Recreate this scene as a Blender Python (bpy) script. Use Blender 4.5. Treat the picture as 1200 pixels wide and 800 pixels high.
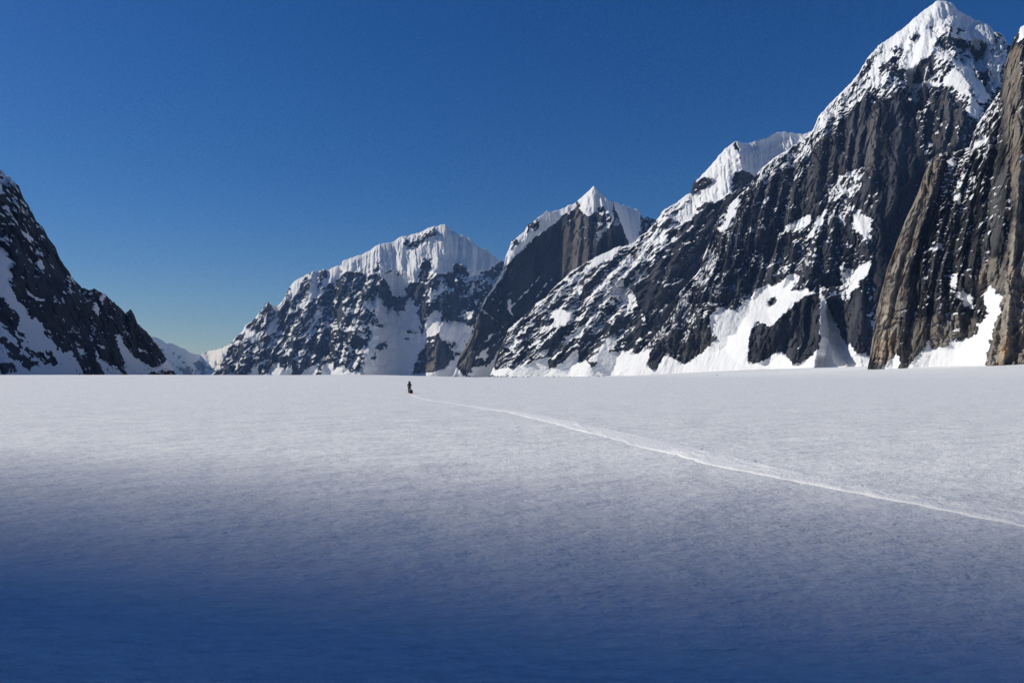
import bpy, bmesh, math, random
import numpy as np
R = math.radians
scn = bpy.context.scene
for o in list(bpy.data.objects):
    bpy.data.objects.remove(o)
C = scn.collection

# ------------------------------------------------------------------ camera
FPX, CXP, CYP = 933.0, 600.0, 400.0            # photograph's focal length and centre, in its own pixels
CAM_Z = 1.7
PITCH = math.atan(41.0 / FPX)
cam_data = bpy.data.cameras.new('camera')
cam = bpy.data.objects.new('camera', cam_data); C.objects.link(cam)
cam_data.sensor_width = 36.0
cam_data.lens = 36.0 * FPX / 1200.0
cam_data.clip_start = 0.1
cam_data.clip_end = 90000.0
cam.location = (0, 0, CAM_Z)
cam.rotation_euler = (math.pi / 2 + PITCH, 0, 0)
scn.camera = cam

# ------------------------------------------------------------------ sky, sun, exposure
SUN_EL = R(34.0)
SUN_H = np.array((-0.98, 0.20)); SUN_H /= np.linalg.norm(SUN_H)      # horizontal direction towards the sun
sun_dir = (SUN_H[0] * math.cos(SUN_EL), SUN_H[1] * math.cos(SUN_EL), math.sin(SUN_EL))
world = bpy.data.worlds.new('World'); scn.world = world
world.use_nodes = True
wn = world.node_tree.nodes; wl = world.node_tree.links
bg = wn['Background']
sky = wn.new('ShaderNodeTexSky'); sky.sky_type = 'NISHITA'
sky.sun_disc = False
sky.sun_elevation = SUN_EL
sky.sun_rotation = math.atan2(sun_dir[0], sun_dir[1])
sky.altitude = 1500
sky.air_density = 1.0; sky.dust_density = 1.0; sky.ozone_density = 7.0
hs = wn.new('ShaderNodeHueSaturation'); hs.inputs['Hue'].default_value = 0.510; hs.inputs['Saturation'].default_value = 1.24      # deep polarised mountain blue, the same all over
wl.new(sky.outputs[0], hs.inputs['Color']); wl.new(hs.outputs[0], bg.inputs[0])
bg.inputs[1].default_value = 0.073
sun_data = bpy.data.lights.new('sun', 'SUN')
sun = bpy.data.objects.new('sun', sun_data); C.objects.link(sun)
sun_data.energy = 3.85
sun_data.angle = R(0.53)
sun_data.color = (1.0, 0.972, 0.918)
from mathutils import Vector, Matrix
sun.rotation_euler = Vector(sun_dir).to_track_quat('Z', 'Y').to_euler()
scn.view_settings.view_transform = 'Standard'
scn.view_settings.look = 'None'
scn.view_settings.exposure = 0.0
scn.view_settings.gamma = 1.0
scn.cycles.max_bounces = 6
scn.cycles.use_denoising = True
scn.cycles.denoising_prefilter = 'NONE'
scn.cycles.volume_bounces = 0

# ------------------------------------------------------------------ helpers
def tag(o, label=None, cat=None, group=None, kind=None):
    if label: o['label'] = label
    if cat: o['category'] = cat
    if group: o['group'] = group
    if kind: o['kind'] = kind
    return o

def _hash(ix, iy, seed):
    h = (ix.astype(np.int64) * 374761393 + iy.astype(np.int64) * 668265263 + seed * 1442695041) & 0xFFFFFFFF
    h = ((h ^ (h >> 13)) * 1274126177) & 0xFFFFFFFF
    h = (h ^ (h >> 16)) & 0xFFFFFFFF
    return h

_ang = np.arange(64) * (2 * math.pi / 64)
_GX, _GY = np.cos(_ang).astype(np.float32), np.sin(_ang).astype(np.float32)

def perlin(x, y, seed=0):
    x = np.asarray(x, np.float32); y = np.asarray(y, np.float32)
    fx = np.floor(x); fy = np.floor(y)
    ix = fx.astype(np.int64); iy = fy.astype(np.int64)
    dx = x - fx; dy = y - fy
    u = dx * dx * dx * (dx * (dx * 6 - 15) + 10)
    v = dy * dy * dy * (dy * (dy * 6 - 15) + 10)
    def g(ax, ay, ex, ey):
        k = _hash(ax, ay, seed) & 63
        return _GX[k] * ex + _GY[k] * ey
    a = g(ix, iy, dx, dy); b = g(ix + 1, iy, dx - 1, dy)
    c = g(ix, iy + 1, dx, dy - 1); d = g(ix + 1, iy + 1, dx - 1, dy - 1)
    return (a + (b - a) * u) * (1 - v) + (c + (d - c) * u) * v

def fbm(x, y, octaves=4, seed=0, gain=0.5, lac=2.03):
    s = 0; a = 1.0
    for k in range(octaves):
        s = s + a * perlin(x, y, seed + k * 17)
        x = x * lac; y = y * lac; a *= gain
    return s

def ridged(x, y, octaves=4, seed=0, gain=0.5, lac=2.1):
    s = 0; a = 1.0; w = 1.0
    for k in range(octaves):
        n = 1 - np.abs(perlin(x, y, seed + k * 23)) * 2.0
        n = n * w
        s = s + a * n
        w = np.clip(n * 1.2, 0, 1)
        x = x * lac; y = y * lac; a *= gain
    return s

def facet(x, y, seed=0, tilt=0.9, level=0.5):
    """broken rock: every cell of a jittered lattice is a flat facet with its own tilt and level"""
    fx = np.floor(x); fy = np.floor(y)
    ix = fx.astype(np.int64); iy = fy.astype(np.int64)
    rx = (x - fx).astype(np.float32); ry = (y - fy).astype(np.float32)
    best = np.full(rx.shape, 9.0, np.float32); out = np.zeros(rx.shape, np.float32)
    for i in (-1, 0, 1):
        for j in (-1, 0, 1):
            h = _hash(ix + i, iy + j, seed)
            dx = rx - (i + (h & 1023) / np.float32(1023)); dy = ry - (j + ((h >> 10) & 1023) / np.float32(1023))
            d = dx * dx + dy * dy
            k = d < best
            h2 = _hash(ix + i, iy + j, seed + 77)
            v = ((h2 & 255) / np.float32(127.5) - 1) * tilt * dx + (((h2 >> 8) & 255) / np.float32(127.5) - 1) * tilt * dy + (((h2 >> 16) & 255) / np.float32(127.5) - 1) * level
            out = np.where(k, v, out); best = np.where(k, d, best)
    return out

def sstep(a, b, x):
    t = np.clip((x - a) / (b - a), 0, 1)
    return t * t * (3 - 2 * t)

def ray(px, py):
    """unit-forward ray of a bearing read off the photograph"""
    xr = (px - CXP) / FPX; yu = (CYP - py) / FPX
    return np.array((xr, math.cos(PITCH) - yu * math.sin(PITCH), math.sin(PITCH) + yu * math.cos(PITCH)))

def sheet(name, P, mat, attrs=None, smooth=True):
    """P: (rows, cols, 3) grid -> one mesh object"""
    nr, nc = P.shape[:2]
    me = bpy.data.meshes.new(name)
    me.vertices.add(nr * nc)
    me.vertices.foreach_set('co', P.reshape(-1).astype(np.float32))
    idx = np.arange(nr * nc, dtype=np.int32).reshape(nr, nc)
    q = np.stack((idx[:-1, :-1], idx[:-1, 1:], idx[1:, 1:], idx[1:, :-1]), -1).reshape(-1)
    n = (nr - 1) * (nc - 1)
    me.loops.add(n * 4); me.loops.foreach_set('vertex_index', q)
    me.polygons.add(n)
    me.polygons.foreach_set('loop_start', np.arange(n, dtype=np.int32) * 4)
    me.polygons.foreach_set('loop_total', np.full(n, 4, np.int32))
    me.polygons.foreach_set('use_smooth', np.full(n, smooth, bool))
    for k, v in (attrs or {}).items():
        at = me.attributes.new(k, 'FLOAT', 'POINT')
        at.data.foreach_set('value', v.reshape(-1).astype(np.float32))
    me.update(); me.validate()
    me.materials.append(mat)
    o = bpy.data.objects.new(name, me); C.objects.link(o)
    return o

# ------------------------------------------------------------------ materials
def new_mat(name):
    m = bpy.data.materials.new(name); m.use_nodes = True
    return m, m.node_tree.nodes, m.node_tree.links, m.node_tree.nodes['Principled BSDF']

def mth(N, L, op, a, b=None, c=None):
    n = N.new('ShaderNodeMath'); n.operation = op
    for i, v in enumerate((a, b, c)):
        if v is None: continue
        if isinstance(v, (int, float)): n.inputs[i].default_value = v
        else: L.new(v, n.inputs[i])
    return n.outputs[0]

def noise_node(N, L, vec, scale, detail=3.0, rough=0.55):
    n = N.new('ShaderNodeTexNoise'); n.inputs['Scale'].default_value = scale
    n.inputs['Detail'].default_value = detail; n.inputs['Roughness'].default_value = rough
    L.new(vec, n.inputs['Vector'])
    return n.outputs[0]

def mountain_material(name, px_m, dark, light, tan, strat=(1, 1, 0.22)):
    """rock and snow; px_m = size in metres of the finest thing worth drawing on this mountain"""
    m, N, L, B = new_mat(name)
    geo = N.new('ShaderNodeNewGeometry')
    mp = N.new('ShaderNodeMapping'); mp.inputs['Scale'].default_value = strat
    L.new(geo.outputs['Position'], mp.inputs['Vector'])
    aS = N.new('ShaderNodeAttribute'); aS.attribute_name = 'snow'
    aT = N.new('ShaderNodeAttribute'); aT.attribute_name = 'stain'
    n1 = noise_node(N, L, geo.outputs['Position'], 1 / (px_m * 2.6), 4, 0.65)
    f = mth(N, L, 'MULTIPLY_ADD', mth(N, L, 'SUBTRACT', n1, 0.5), 1.5, aS.outputs['Fac'])
    mr = N.new('ShaderNodeMapRange'); mr.interpolation_type = 'SMOOTHSTEP'
    mr.inputs['From Min'].default_value = -0.10; mr.inputs['From Max'].default_value = 0.10
    L.new(f, mr.inputs['Value'])
    n2 = noise_node(N, L, mp.outputs[0], 1 / (px_m * 7.0), 5, 0.62)
    rr = N.new('ShaderNodeValToRGB')
    rr.color_ramp.elements[0].position = 0.32; rr.color_ramp.elements[0].color = (*dark, 1)
    rr.color_ramp.elements[1].position = 0.68; rr.color_ramp.elements[1].color = (*light, 1)
    aN = N.new('ShaderNodeAttribute'); aN.attribute_name = 'tone'
    L.new(mth(N, L, 'MULTIPLY_ADD', aN.outputs['Fac'], 0.62, mth(N, L, 'MULTIPLY', n2, 0.38)), rr.inputs[0])
    mt = N.new('ShaderNodeMix'); mt.data_type = 'RGBA'
    n3 = noise_node(N, L, mp.outputs[0], 1 / (px_m * 4.0), 3, 0.6)
    tf = mth(N, L, 'MULTIPLY', aT.outputs['Fac'], mth(N, L, 'MULTIPLY_ADD', n3, 1.6, -0.15))
    cl = N.new('ShaderNodeClamp'); L.new(tf, cl.inputs[0])
    L.new(cl.outputs[0], mt.inputs[0]); L.new(rr.outputs[0], mt.inputs[6])
    n4 = noise_node(N, L, mp.outputs[0], 1 / (px_m * 11.0), 3, 0.6)                       # rust among the pale stone
    rt = N.new('ShaderNodeValToRGB')
    rt.color_ramp.elements[0].position = 0.52; rt.color_ramp.elements[0].color = (*tan, 1)
    rt.color_ramp.elements[1].position = 0.66; rt.color_ramp.elements[1].color = (tan[0] * 0.92, tan[1] * 0.68, tan[2] * 0.48, 1)
    L.new(n4, rt.inputs[0]); L.new(rt.outputs[0], mt.inputs[7])
    ms = N.new('ShaderNodeMix'); ms.data_type = 'RGBA'
    L.new(mr.outputs[0], ms.inputs[0]); L.new(mt.outputs[2], ms.inputs[6]); ms.inputs[7].default_value = (0.74, 0.75, 0.765, 1)
    L.new(ms.outputs[2], B.inputs['Base Color'])
    B.inputs['Roughness'].default_value = 0.85
    B.inputs['Specular IOR Level'].default_value = 0.15
    bp = N.new('ShaderNodeBump'); bp.inputs['Distance'].default_value = px_m * 1.6
    L.new(n2, bp.inputs['Height'])
    vo = N.new('ShaderNodeTexVoronoi'); vo.inputs['Scale'].default_value = 1 / (px_m * 3.4)       # joints and broken blocks
    mp2 = N.new('ShaderNodeMapping'); mp2.inputs['Scale'].default_value = (1, 1, 0.55)
    wv = N.new('ShaderNodeVectorMath'); wv.operation = 'ADD'
    nv = N.new('ShaderNodeTexNoise'); nv.inputs['Scale'].default_value = 1 / (px_m * 5.0); L.new(geo.outputs['Position'], nv.inputs['Vector'])
    ws = N.new('ShaderNodeVectorMath'); ws.operation = 'SCALE'; ws.inputs['Scale'].default_value = px_m * 3.0; L.new(nv.outputs['Color'], ws.inputs[0])
    L.new(geo.outputs['Position'], wv.inputs[0]); L.new(ws.outputs[0], wv.inputs[1]); L.new(wv.outputs[0], mp2.inputs['Vector'])
    L.new(mp2.outputs[0], vo.inputs['Vector'])
    b2 = N.new('ShaderNodeBump'); b2.inputs['Distance'].default_value = px_m * 1.5
    L.new(vo.outputs['Distance'], b2.inputs['Height'])
    L.new(mth(N, L, 'MULTIPLY_ADD', mr.outputs[0], -0.75, 0.85), b2.inputs['Strength'])
    L.new(b2.outputs[0], bp.inputs['Normal'])
    st = mth(N, L, 'MULTIPLY_ADD', mr.outputs[0], -0.62, 0.8)
    L.new(st, bp.inputs['Strength'])
    L.new(bp.outputs[0], B.inputs['Normal'])
    return m

# ------------------------------------------------------------------ mountains
def in_poly(px, py, poly):
    ins = np.zeros(px.shape, bool)
    n = len(poly)
    for i in range(n):
        x1, y1 = poly[i]; x2, y2 = poly[(i + 1) % n]
        if y1 == y2: continue
        c = ((y1 > py) != (y2 > py)) & (px < (x2 - x1) * (py - y1) / (y2 - y1) + x1)
        ins ^= c
    return ins

def seg_dist(px, py, pts, closed=False):
    """distance to a polyline, running parameter (0..1) and side (+1 right of travel)"""
    best = np.full(px.shape, 1e12, np.float32); par = np.zeros(px.shape, np.float32); side = np.zeros(px.shape, np.float32)
    n = len(pts); m = n if closed else n - 1
    for i in range(m):
        x1, y1 = pts[i]; x2, y2 = pts[(i + 1) % n]
        ex, ey = x2 - x1, y2 - y1
        l2 = ex * ex + ey * ey + 1e-9
        t = np.clip(((px - x1) * ex + (py - y1) * ey) / l2, 0, 1)
        dx = px - (x1 + t * ex); dy = py - (y1 + t * ey)
        d = dx * dx + dy * dy
        k = d < best
        best = np.where(k, d, best); par = np.where(k, (i + t) / m, par)
        side = np.where(k, np.sign(ex * dy - ey * dx), side)
    return np.sqrt(best), par, side

class Mountain:
    """A wall of rock and snow: depth d over strike s and height z, in a frame turned to face the glacier.
    Points read off the photograph are surveyed onto the wall (bearing + depth -> s, z in metres)."""
    Z0 = -40.0
    def __init__(self, crest, foot, mid_px, step_px, profile=1.0, seed=1, crest_jag=1.0):
        r = ray(mid_px, 400.0)
        self.ed = np.array((r[0], r[1])) / math.hypot(r[0], r[1])
        self.es = np.array((self.ed[1], -self.ed[0]))
        self.seed = seed
        cs = [self.survey(px, py, d) + (d, px) for px, py, d in crest]
        self.cpx = np.array([c[0] for c in crest], float); self.cpy = np.array([c[1] for c in crest], float)
        cs = np.array(cs)                                   # s, z, d, px
        s = cs[:, 0]
        assert np.all(np.diff(s) > 0), ('crest not monotone', [(crest[i], crest[i + 1]) for i in np.where(np.diff(s) <= 0)[0]])
        dmean = float(np.mean([f[1] for f in foot]))
        self.pxm = dmean / FPX
        self.ds = self.pxm * step_px
        S = np.arange(s[0], s[-1], self.ds)
        zc = np.interp(S, s, cs[:, 1])
        jag = fbm(S / (self.pxm * 6), S * 0 + 3.3, 4, seed + 900, 0.6)
        zc = zc + jag * self.pxm * 1.6 * crest_jag
        self.dc = np.interp(S, s, cs[:, 2])
        fpx = np.array(foot)
        fs = np.array([self.survey(px, 441, d)[0] for px, d in foot])
        self.df = np.interp(S, fs, fpx[:, 1])
        nv = int((zc.max() - self.Z0) / self.ds)
        self.v = np.linspace(0, 1, nv)[:, None]
        self.S = np.repeat(S[None, :], nv, 0).astype(np.float32)
        self.zc = np.maximum(zc, self.Z0 + 2)
        self.Zg = (self.Z0 + self.v * (self.zc - self.Z0)[None, :]).astype(np.float32)
        t = np.clip(self.Zg / np.maximum(self.zc, 5)[None, :], 0, 1)
        self.t = t
        self.D = (self.df + (self.dc - self.df) * t ** profile).astype(np.float32)
        self.below = self.zc[None, :] - self.Zg             # metres under the crest
        self.cfade = sstep(0, self.pxm * 10, self.below)
        self.bias = np.zeros_like(self.S); self.flute = np.zeros_like(self.S); self.stain = np.zeros_like(self.S)
        self.smooth = np.zeros_like(self.S)
        # wandering offsets that roughen every traced outline
        k = self.pxm
        self.wx = fbm(self.S / (k * 9), self.Zg / (k * 9), 4, seed + 300, 0.6) * k * 5
        self.wz = fbm(self.S / (k * 9) + 37, self.Zg / (k * 9) + 11, 4, seed + 340, 0.6) * k * 5
    def survey(self, px, py, d):
        r = ray(px, py)
        k = d / (r[0] * self.ed[0] + r[1] * self.ed[1])
        return (k * (r[0] * self.es[0] + r[1] * self.es[1]), CAM_Z + k * r[2])
    def depth_at(self, s, z):
        c = np.clip((s - self.S[0, 0]) / self.ds, 0, self.S.shape[1] - 1.001); ci = int(c)
        v = np.clip((z - self.Z0) / (self.zc[ci] - self.Z0), 0, 0.999) * (self.S.shape[0] - 1); vi = int(v)
        return float(self.D[vi, ci])
    def place(self, pts, out=0.0):
        res = []
        for px, py in pts:
            d = float(self.D.mean())
            for _ in range(6):
                s, z = self.survey(px, py, d)
                d = 0.5 * d + 0.5 * (self.depth_at(s, z) - out)
            res.append((s, z))
        return res
    def ribs(self, items):
        """smaller ridges, drowned where open snow lies over them"""
        self.late = getattr(self, 'late', []) + items
    def ridges(self, items, keep=1.0, wander=0.35):
        """items: (points, height px (or list), width left px, width right px); travel is from top to foot"""
        Rl = np.zeros_like(self.S)
        for it in items:
            pts, A, wl_, wr_ = it[:4]
            A_ = A if isinstance(A, (list, tuple)) else [A, A]
            A_ = [a * self.pxm for a in A_]
            p = self.place(pts, float(np.mean(A_)) * 0.7)
            d, par, side = seg_dist(self.S + self.wx * wander, self.Zg, p)
            amp = np.interp(par, np.linspace(0, 1, len(A_)), A_)
            w = np.where(side < 0, wl_, wr_) * self.pxm     # travelling down: the left-hand (image-left) flank has side < 0
            h = amp * np.clip(1 - d / w, 0, 1)
            Rl = np.where(np.abs(h) > np.abs(Rl), h, Rl)
        self.D -= keep * Rl * self.below / (self.below + 1.3 * np.abs(Rl) + 0.01)      # ribs die out towards the crest
    def region(self, poly, bias=0.0, feather=3.0, rough=1.0, flute=0.0, stain=0.0, smooth=None, mode='add'):
        p = self.place(poly); k = self.pxm
        for i, (px, py) in enumerate(poly):                 # outlines that touch the crest run over it
            if py < np.interp(px, self.cpx, self.cpy) + 4.0:
                d_c = float(np.interp(p[i][0], self.S[0], self.dc)); x, _ = self.survey(px, py, d_c)
                p[i] = (x, float(np.interp(x, self.S[0], self.zc)) + 12 * k)
        a = np.array(p)
        pad = k * (feather + 8)
        cols = np.where((self.S[0] > a[:, 0].min() - pad) & (self.S[0] < a[:, 0].max() + pad))[0]
        if len(cols) == 0: return
        sl = (slice(None), slice(cols[0], cols[-1] + 1))
        x = self.S[sl] + self.wx[sl] * rough; y = self.Zg[sl] + self.wz[sl] * rough
        d, _, _ = seg_dist(x, y, p, True)
        d = np.where(in_poly(x, y, p), d, -d)
        w = sstep(-feather * k, feather * k, d)
        if mode == 'add': self.bias[sl] += bias * w
        else: self.bias[sl] = self.bias[sl] * (1 - w) + bias * w
        if flute: self.flute[sl] = np.maximum(self.flute[sl], flute * w)
        if stain: self.stain[sl] += stain * w
        sm = (1.0 if bias >= 1.5 else 0.0) if smooth is None else smooth
        if sm: self.smooth[sl] = np.maximum(self.smooth[sl], sm * w)
        elif bias < 0: self.smooth[sl] *= (1 - w)
    def strip(self, pts, width, bias=5.0, rough=0.5):
        p = self.place(pts); k = self.pxm
        d, par, _ = seg_dist(self.S + self.wx * rough, self.Zg + self.wz * rough, p)
        w = 1 - sstep(width * k * 0.5 - k * 0.8, width * k * 0.5 + k * 0.8, d)
        self.bias += bias * w; self.smooth = np.maximum(self.smooth, w * 0.8)
    def rough_rock(self, layers, drown=0.45):
        """layers: (amplitude px, wavelength px across, along, angle deg of the long axis from vertical, kind)"""
        k = self.pxm; keep = 1 - 0.88 * np.clip(self.smooth, 0, 1)
        if getattr(self, 'late', None): self.ridges(self.late, 1 - drown * np.clip(self.smooth, 0, 1), 0.10)
        for i, (amp, la, lb, ang, kind) in enumerate(layers):
            ca, sa = math.cos(R(ang)), math.sin(R(ang))
            u = (self.S * ca - self.Zg * sa) / k; w = (self.S * sa + self.Zg * ca) / k
            u = u + fbm(self.S / (k * 45), self.Zg / (k * 60), 2, self.seed + 360) * 3.0 + self.wx / k * 0.10
            u = u + fbm(self.S / (k * 95) + 3 * i, self.Zg / (k * 70), 2, self.seed + 370) * 15.0           # joints lean this way and that
            sd = self.seed + 31 * i
            if kind == 'rib': n = ridged(u / la, w / lb, 4, sd) - 1.0
            elif kind == 'facet': n = facet(u / la + 0.22 * perlin(u / la / 1.3, w / lb / 1.3, sd + 5), w / lb + 0.22 * perlin(u / la / 1.3, w / lb / 1.3, sd + 6), sd)
            elif kind == 'crack': n = -np.clip(1 - np.abs(perlin(u / la, w / lb, sd) + 0.25 * perlin(u / la * 3, w / lb * 3, sd + 3)) / 0.10, 0, 1)
            elif kind == 'fbm': n = fbm(u / la, w / lb, 5, sd, 0.55)
            elif kind == 'step':                            # blocky ledges
                q = w / lb + 0.7 * fbm(u / la, w / lb, 3, sd)
                fq = q - np.floor(q); n = (np.floor(q) + sstep(0.55, 1.0, fq)) - q
                n = -n
            patch = np.clip(0.95 + 1.5 * fbm(self.S / (k * 38) + 9 * i, self.Zg / (k * 55), 3, self.seed + 380 + i), 0.2, 1.9)      # smooth slabs beside shattered ones
            self.D -= amp * k * n * keep * self.cfade * patch
    def finish(self, name, mat, label, snow_k=(3.0, 0.45, 0.9), snow_noise=(7, 7, 0), base=0.0, alt=(0, 0), flute=(3.5, 40, 0.9), cat='mountain', speck=0.5, tone=(3.5, 50, 8), vein=(0.9, 8, 30)):
        k = self.pxm
        # snow flutes: fine ribs down the fall line
        fl = ridged(self.S / (k * flute[0]) + self.wx / k * 0.12, self.Zg / (k * flute[1]), 2, self.seed + 555) - 1.0
        fl2 = ridged(self.S / (k * flute[0] * 2.7), self.Zg / (k * flute[1]), 2, self.seed + 577) - 1.0
        self.D -= (fl * flute[2] * 1.3 + fl2 * flute[2] * 1.0) * k * self.flute * self.cfade
        # soft swells on open snow
        self.D -= fbm(self.S / (k * 22), self.Zg / (k * 34), 4, self.seed + 600) * k * 1.5 * np.clip(self.smooth, 0, 1) * self.cfade
        W = np.empty(self.S.shape + (3,), np.float32)
        W[..., 0] = self.S * self.es[0] + self.D * self.ed[0]
        W[..., 1] = self.S * self.es[1] + self.D * self.ed[1]
        W[..., 2] = self.Zg
        du = np.gradient(W, axis=1); dv = np.gradient(W, axis=0)
        n = np.cross(du, dv); n /= np.linalg.norm(n, axis=2, keepdims=True) + 1e-9
        up = n[..., 2] * np.sign(-(n[..., 0] * self.ed[0] + n[..., 1] * self.ed[1]) + 1e-6)
        # blur of the upward-facing measure
        for _ in range(1):
            up = (up + np.roll(up, 1, 0) + np.roll(up, -1, 0) + np.roll(up, 1, 1) + np.roll(up, -1, 1)) / 5
        ca, sa = math.cos(R(snow_noise[2])), math.sin(R(snow_noise[2]))
        u = (self.S * ca - self.Zg * sa) / k; w = (self.S * sa + self.Zg * ca) / k
        nz = fbm(u / snow_noise[0], w / snow_noise[1], 5, self.seed + 700, 0.66)
        big = fbm(u / 45, w / 45, 3, self.seed + 750)
        # snow caught in ledges and gullies: thin wandering streaks, most along one direction, some across it
        vn = np.zeros_like(u)
        for j, (an, wt) in enumerate(((snow_noise[2], 1.0), (snow_noise[2] - 38, 0.6), (snow_noise[2] + 30, 0.45))):
            ca, sa = math.cos(R(an)), math.sin(R(an))
            uu = (self.S * ca - self.Zg * sa) / k + self.wx / k * 0.5; ww = (self.S * sa + self.Zg * ca) / k
            pp = perlin(uu / vein[1], ww / vein[2], self.seed + 760 + j) + 0.35 * perlin(uu / 3.0, ww / 7.0, self.seed + 770 + j)
            vn += wt * np.clip(1 - np.abs(pp) / 0.17, 0, 1) * np.clip(0.5 + 1.6 * perlin(uu / 30, ww / 30, self.seed + 780 + j), 0, 1.2)
        score = base + snow_k[0] * (up - snow_k[1]) + snow_k[2] * nz + vein[0] * (vn - 0.25) + speck * big + np.where(self.bias > 2.35, self.bias * 1.5, self.bias) + alt[0] * sstep(alt[1], 1.0, self.t)
        snow = np.clip(score, -1.2, 1.2)
        # paler and darker streaks of bare rock down the fall line
        ca, sa = math.cos(R(tone[2])), math.sin(R(tone[2]))
        u = (self.S * ca - self.Zg * sa) / k + self.wx / k * 0.15; w = (self.S * sa + self.Zg * ca) / k
        tn = 0.46 + 0.36 * fbm(u / tone[0], w / tone[1], 3, self.seed + 800, 0.6) + 0.7 * fbm(u / (tone[0] * 5), w / (tone[1] * 0.9), 3, self.seed + 820)
        # back slope: the far side of the crest falls away to the ice
        P = [W]; A = [snow]; T = [self.stain]; TN = [tn]
        H = (self.zc - self.Z0)
        for f in (0.02, 0.06, 0.15, 0.35, 0.65, 1.0):
            d = self.D[-1] + H * f * 0.75 + k * 2; z = self.zc - H * f
            row = np.stack((self.S[-1] * self.es[0] + d * self.ed[0], self.S[-1] * self.es[1] + d * self.ed[1], z), -1)[None]
            P.append(row); A.append(snow[-1:] * 0 + 0.5 * (1 - f)); T.append(self.stain[-1:] * 0); TN.append(tn[-1:])
        P = np.concatenate(P, 0); A = np.concatenate(A, 0); T = np.concatenate(T, 0); TN = np.concatenate(TN, 0)
        o = sheet(name, P, mat, {'snow': A, 'stain': np.clip(T, 0, 1), 'tone': np.clip(TN, 0, 1)})
        tag(o, label, cat, None, 'structure')
        return o

# ---- left wall, in its own shade
M = Mountain(
    crest=[(-620,438,1500),(-560,250,1420),(-400,40,1420),(-250,20,1450),(-120,90,1650),(-50,150,1850),(0,200,2000),(5,204,2010),(11,208,2020),(17,213,2030),(22,217,2040),(27,232,2050),(33,240,2065),
           (38,250,2080),(42,259,2095),(45,262,2100),(51,267,2120),(57,279,2140),(61,284,2160),(65,290,2180),(69,301,2200),(77,313,2240),
           (85,325,2280),(90,331,2310),(96,337,2340),(104,340,2400),(110,338,2440),(115,341,2480),(120,343,2510),(124,345,2540),(130,351,2580),
           (138,358,2640),(147,367,2720),(150,365,2740),(153,362,2770),(157,368,2800),(161,379,2830),(170,387,2900),(178,396,2960),(186,407,3020),
           (195,420,3100),(203,433,3160),(208,441,3200),(216,449,3260)],
    foot=[(-620,1150),(-250,1200),(0,1550),(90,2050),(160,2700),(216,3250)], mid_px=40, step_px=0.95, seed=11)
M.ridges([([(0,205),(35,300),(70,440)],26,60,40),([(-60,200),(-20,300),(10,440)],26,50,40),([(70,305),(110,380),(125,440)],18,35,25),
          ([(118,345),(140,400),(150,440)],12,20,20),([(155,364),(168,400),(190,432)],10,18,20),([(40,262),(78,380),(108,440)],14,22,22)])
M.ribs([([(20,220),(45,280),(62,340),(80,390)],12.0,14,9),([(48,266),(70,330),(92,400)],12.0,12,9),([(86,330),(112,380),(134,430)],9.6,10,8),([(104,342),(124,385),(138,425)],9.6,9,7),([(132,352),(150,390),(166,420)],8.4,8,7),([(0,230),(20,290),(40,340)],12.0,14,9),
    ([(170,390),(182,410),(196,430)],7.2,7,6),([(20,340),(45,390),(70,430)],10.8,10,8),([(60,345),(80,395),(100,436)],10.8,10,8)])
snowA = [[(0,288),(10,295),(16,320),(12,337),(21,344),(31,362),(45,379),(59,397),(73,411),(84,411),(101,440),(73,442),(52,430),(35,421),(24,404),(26,393),(21,372),(9,355),(0,344),(-20,330),(-15,290)],
  [(-40,400),(0,404),(8,412),(20,425),(70,432),(100,443),(-40,446)],[(-30,370),(0,375),(14,392),(20,404),(10,400),(-20,392)],
  [(110,405),(116,413),(128,425),(141,431),(146,441),(121,441),(120,431),(114,420)],
  [(139,392),(144,390),(148,403),(160,415),(170,424),(184,431),(202,433),(210,446),(150,442),(149,425),(142,411),(137,401)],
  [(165,405),(177,413),(167,413)],[(90,399),(95,406),(100,418),(93,411)],[(114,399),(125,405),(124,408),(116,404)],[(28,271),(38,278),(40,285),(32,280)],
  [(43,302),(54,315),(52,320),(45,311)],[(32,338),(50,352),(45,354),(34,346)],[(118,348),(124,346),(128,352),(121,356)],[(112,352),(117,360),(115,370),(110,362)]]
for p in snowA: M.region(p, 2.2, 2.5, 0.8)
for p in [[(26,393),(40,412),(70,428),(60,431),(36,420)],[(0,415),(20,432),(10,436),(0,430)],[(55,410),(70,425),(62,428)]]: M.region(p, -1.6, 2, 1, mode='add')
M.region([(-40,195),(0,200),(30,240),(60,290),(40,300),(10,270),(-40,260)],0.35,6)
M.rough_rock([(9,26,60,-25,'rib'),(5,15,26,-28,'facet'),(3,7,11,-28,'facet'),(1.6,5,20,-30,'rib'),(3,9,40,-25,'crack'),(1.6,3.2,4.5,-20,'facet')])
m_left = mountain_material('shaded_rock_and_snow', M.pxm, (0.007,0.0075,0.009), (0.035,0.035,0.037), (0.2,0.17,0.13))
M.finish('mountain', m_left, 'steep dark mountain wall rising on the left in its own shade', (2.6,0.50,1.3), (3.2,6,-32), base=-0.55, vein=(1.1,8,26), tone=(3.5,40,-25))

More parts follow.
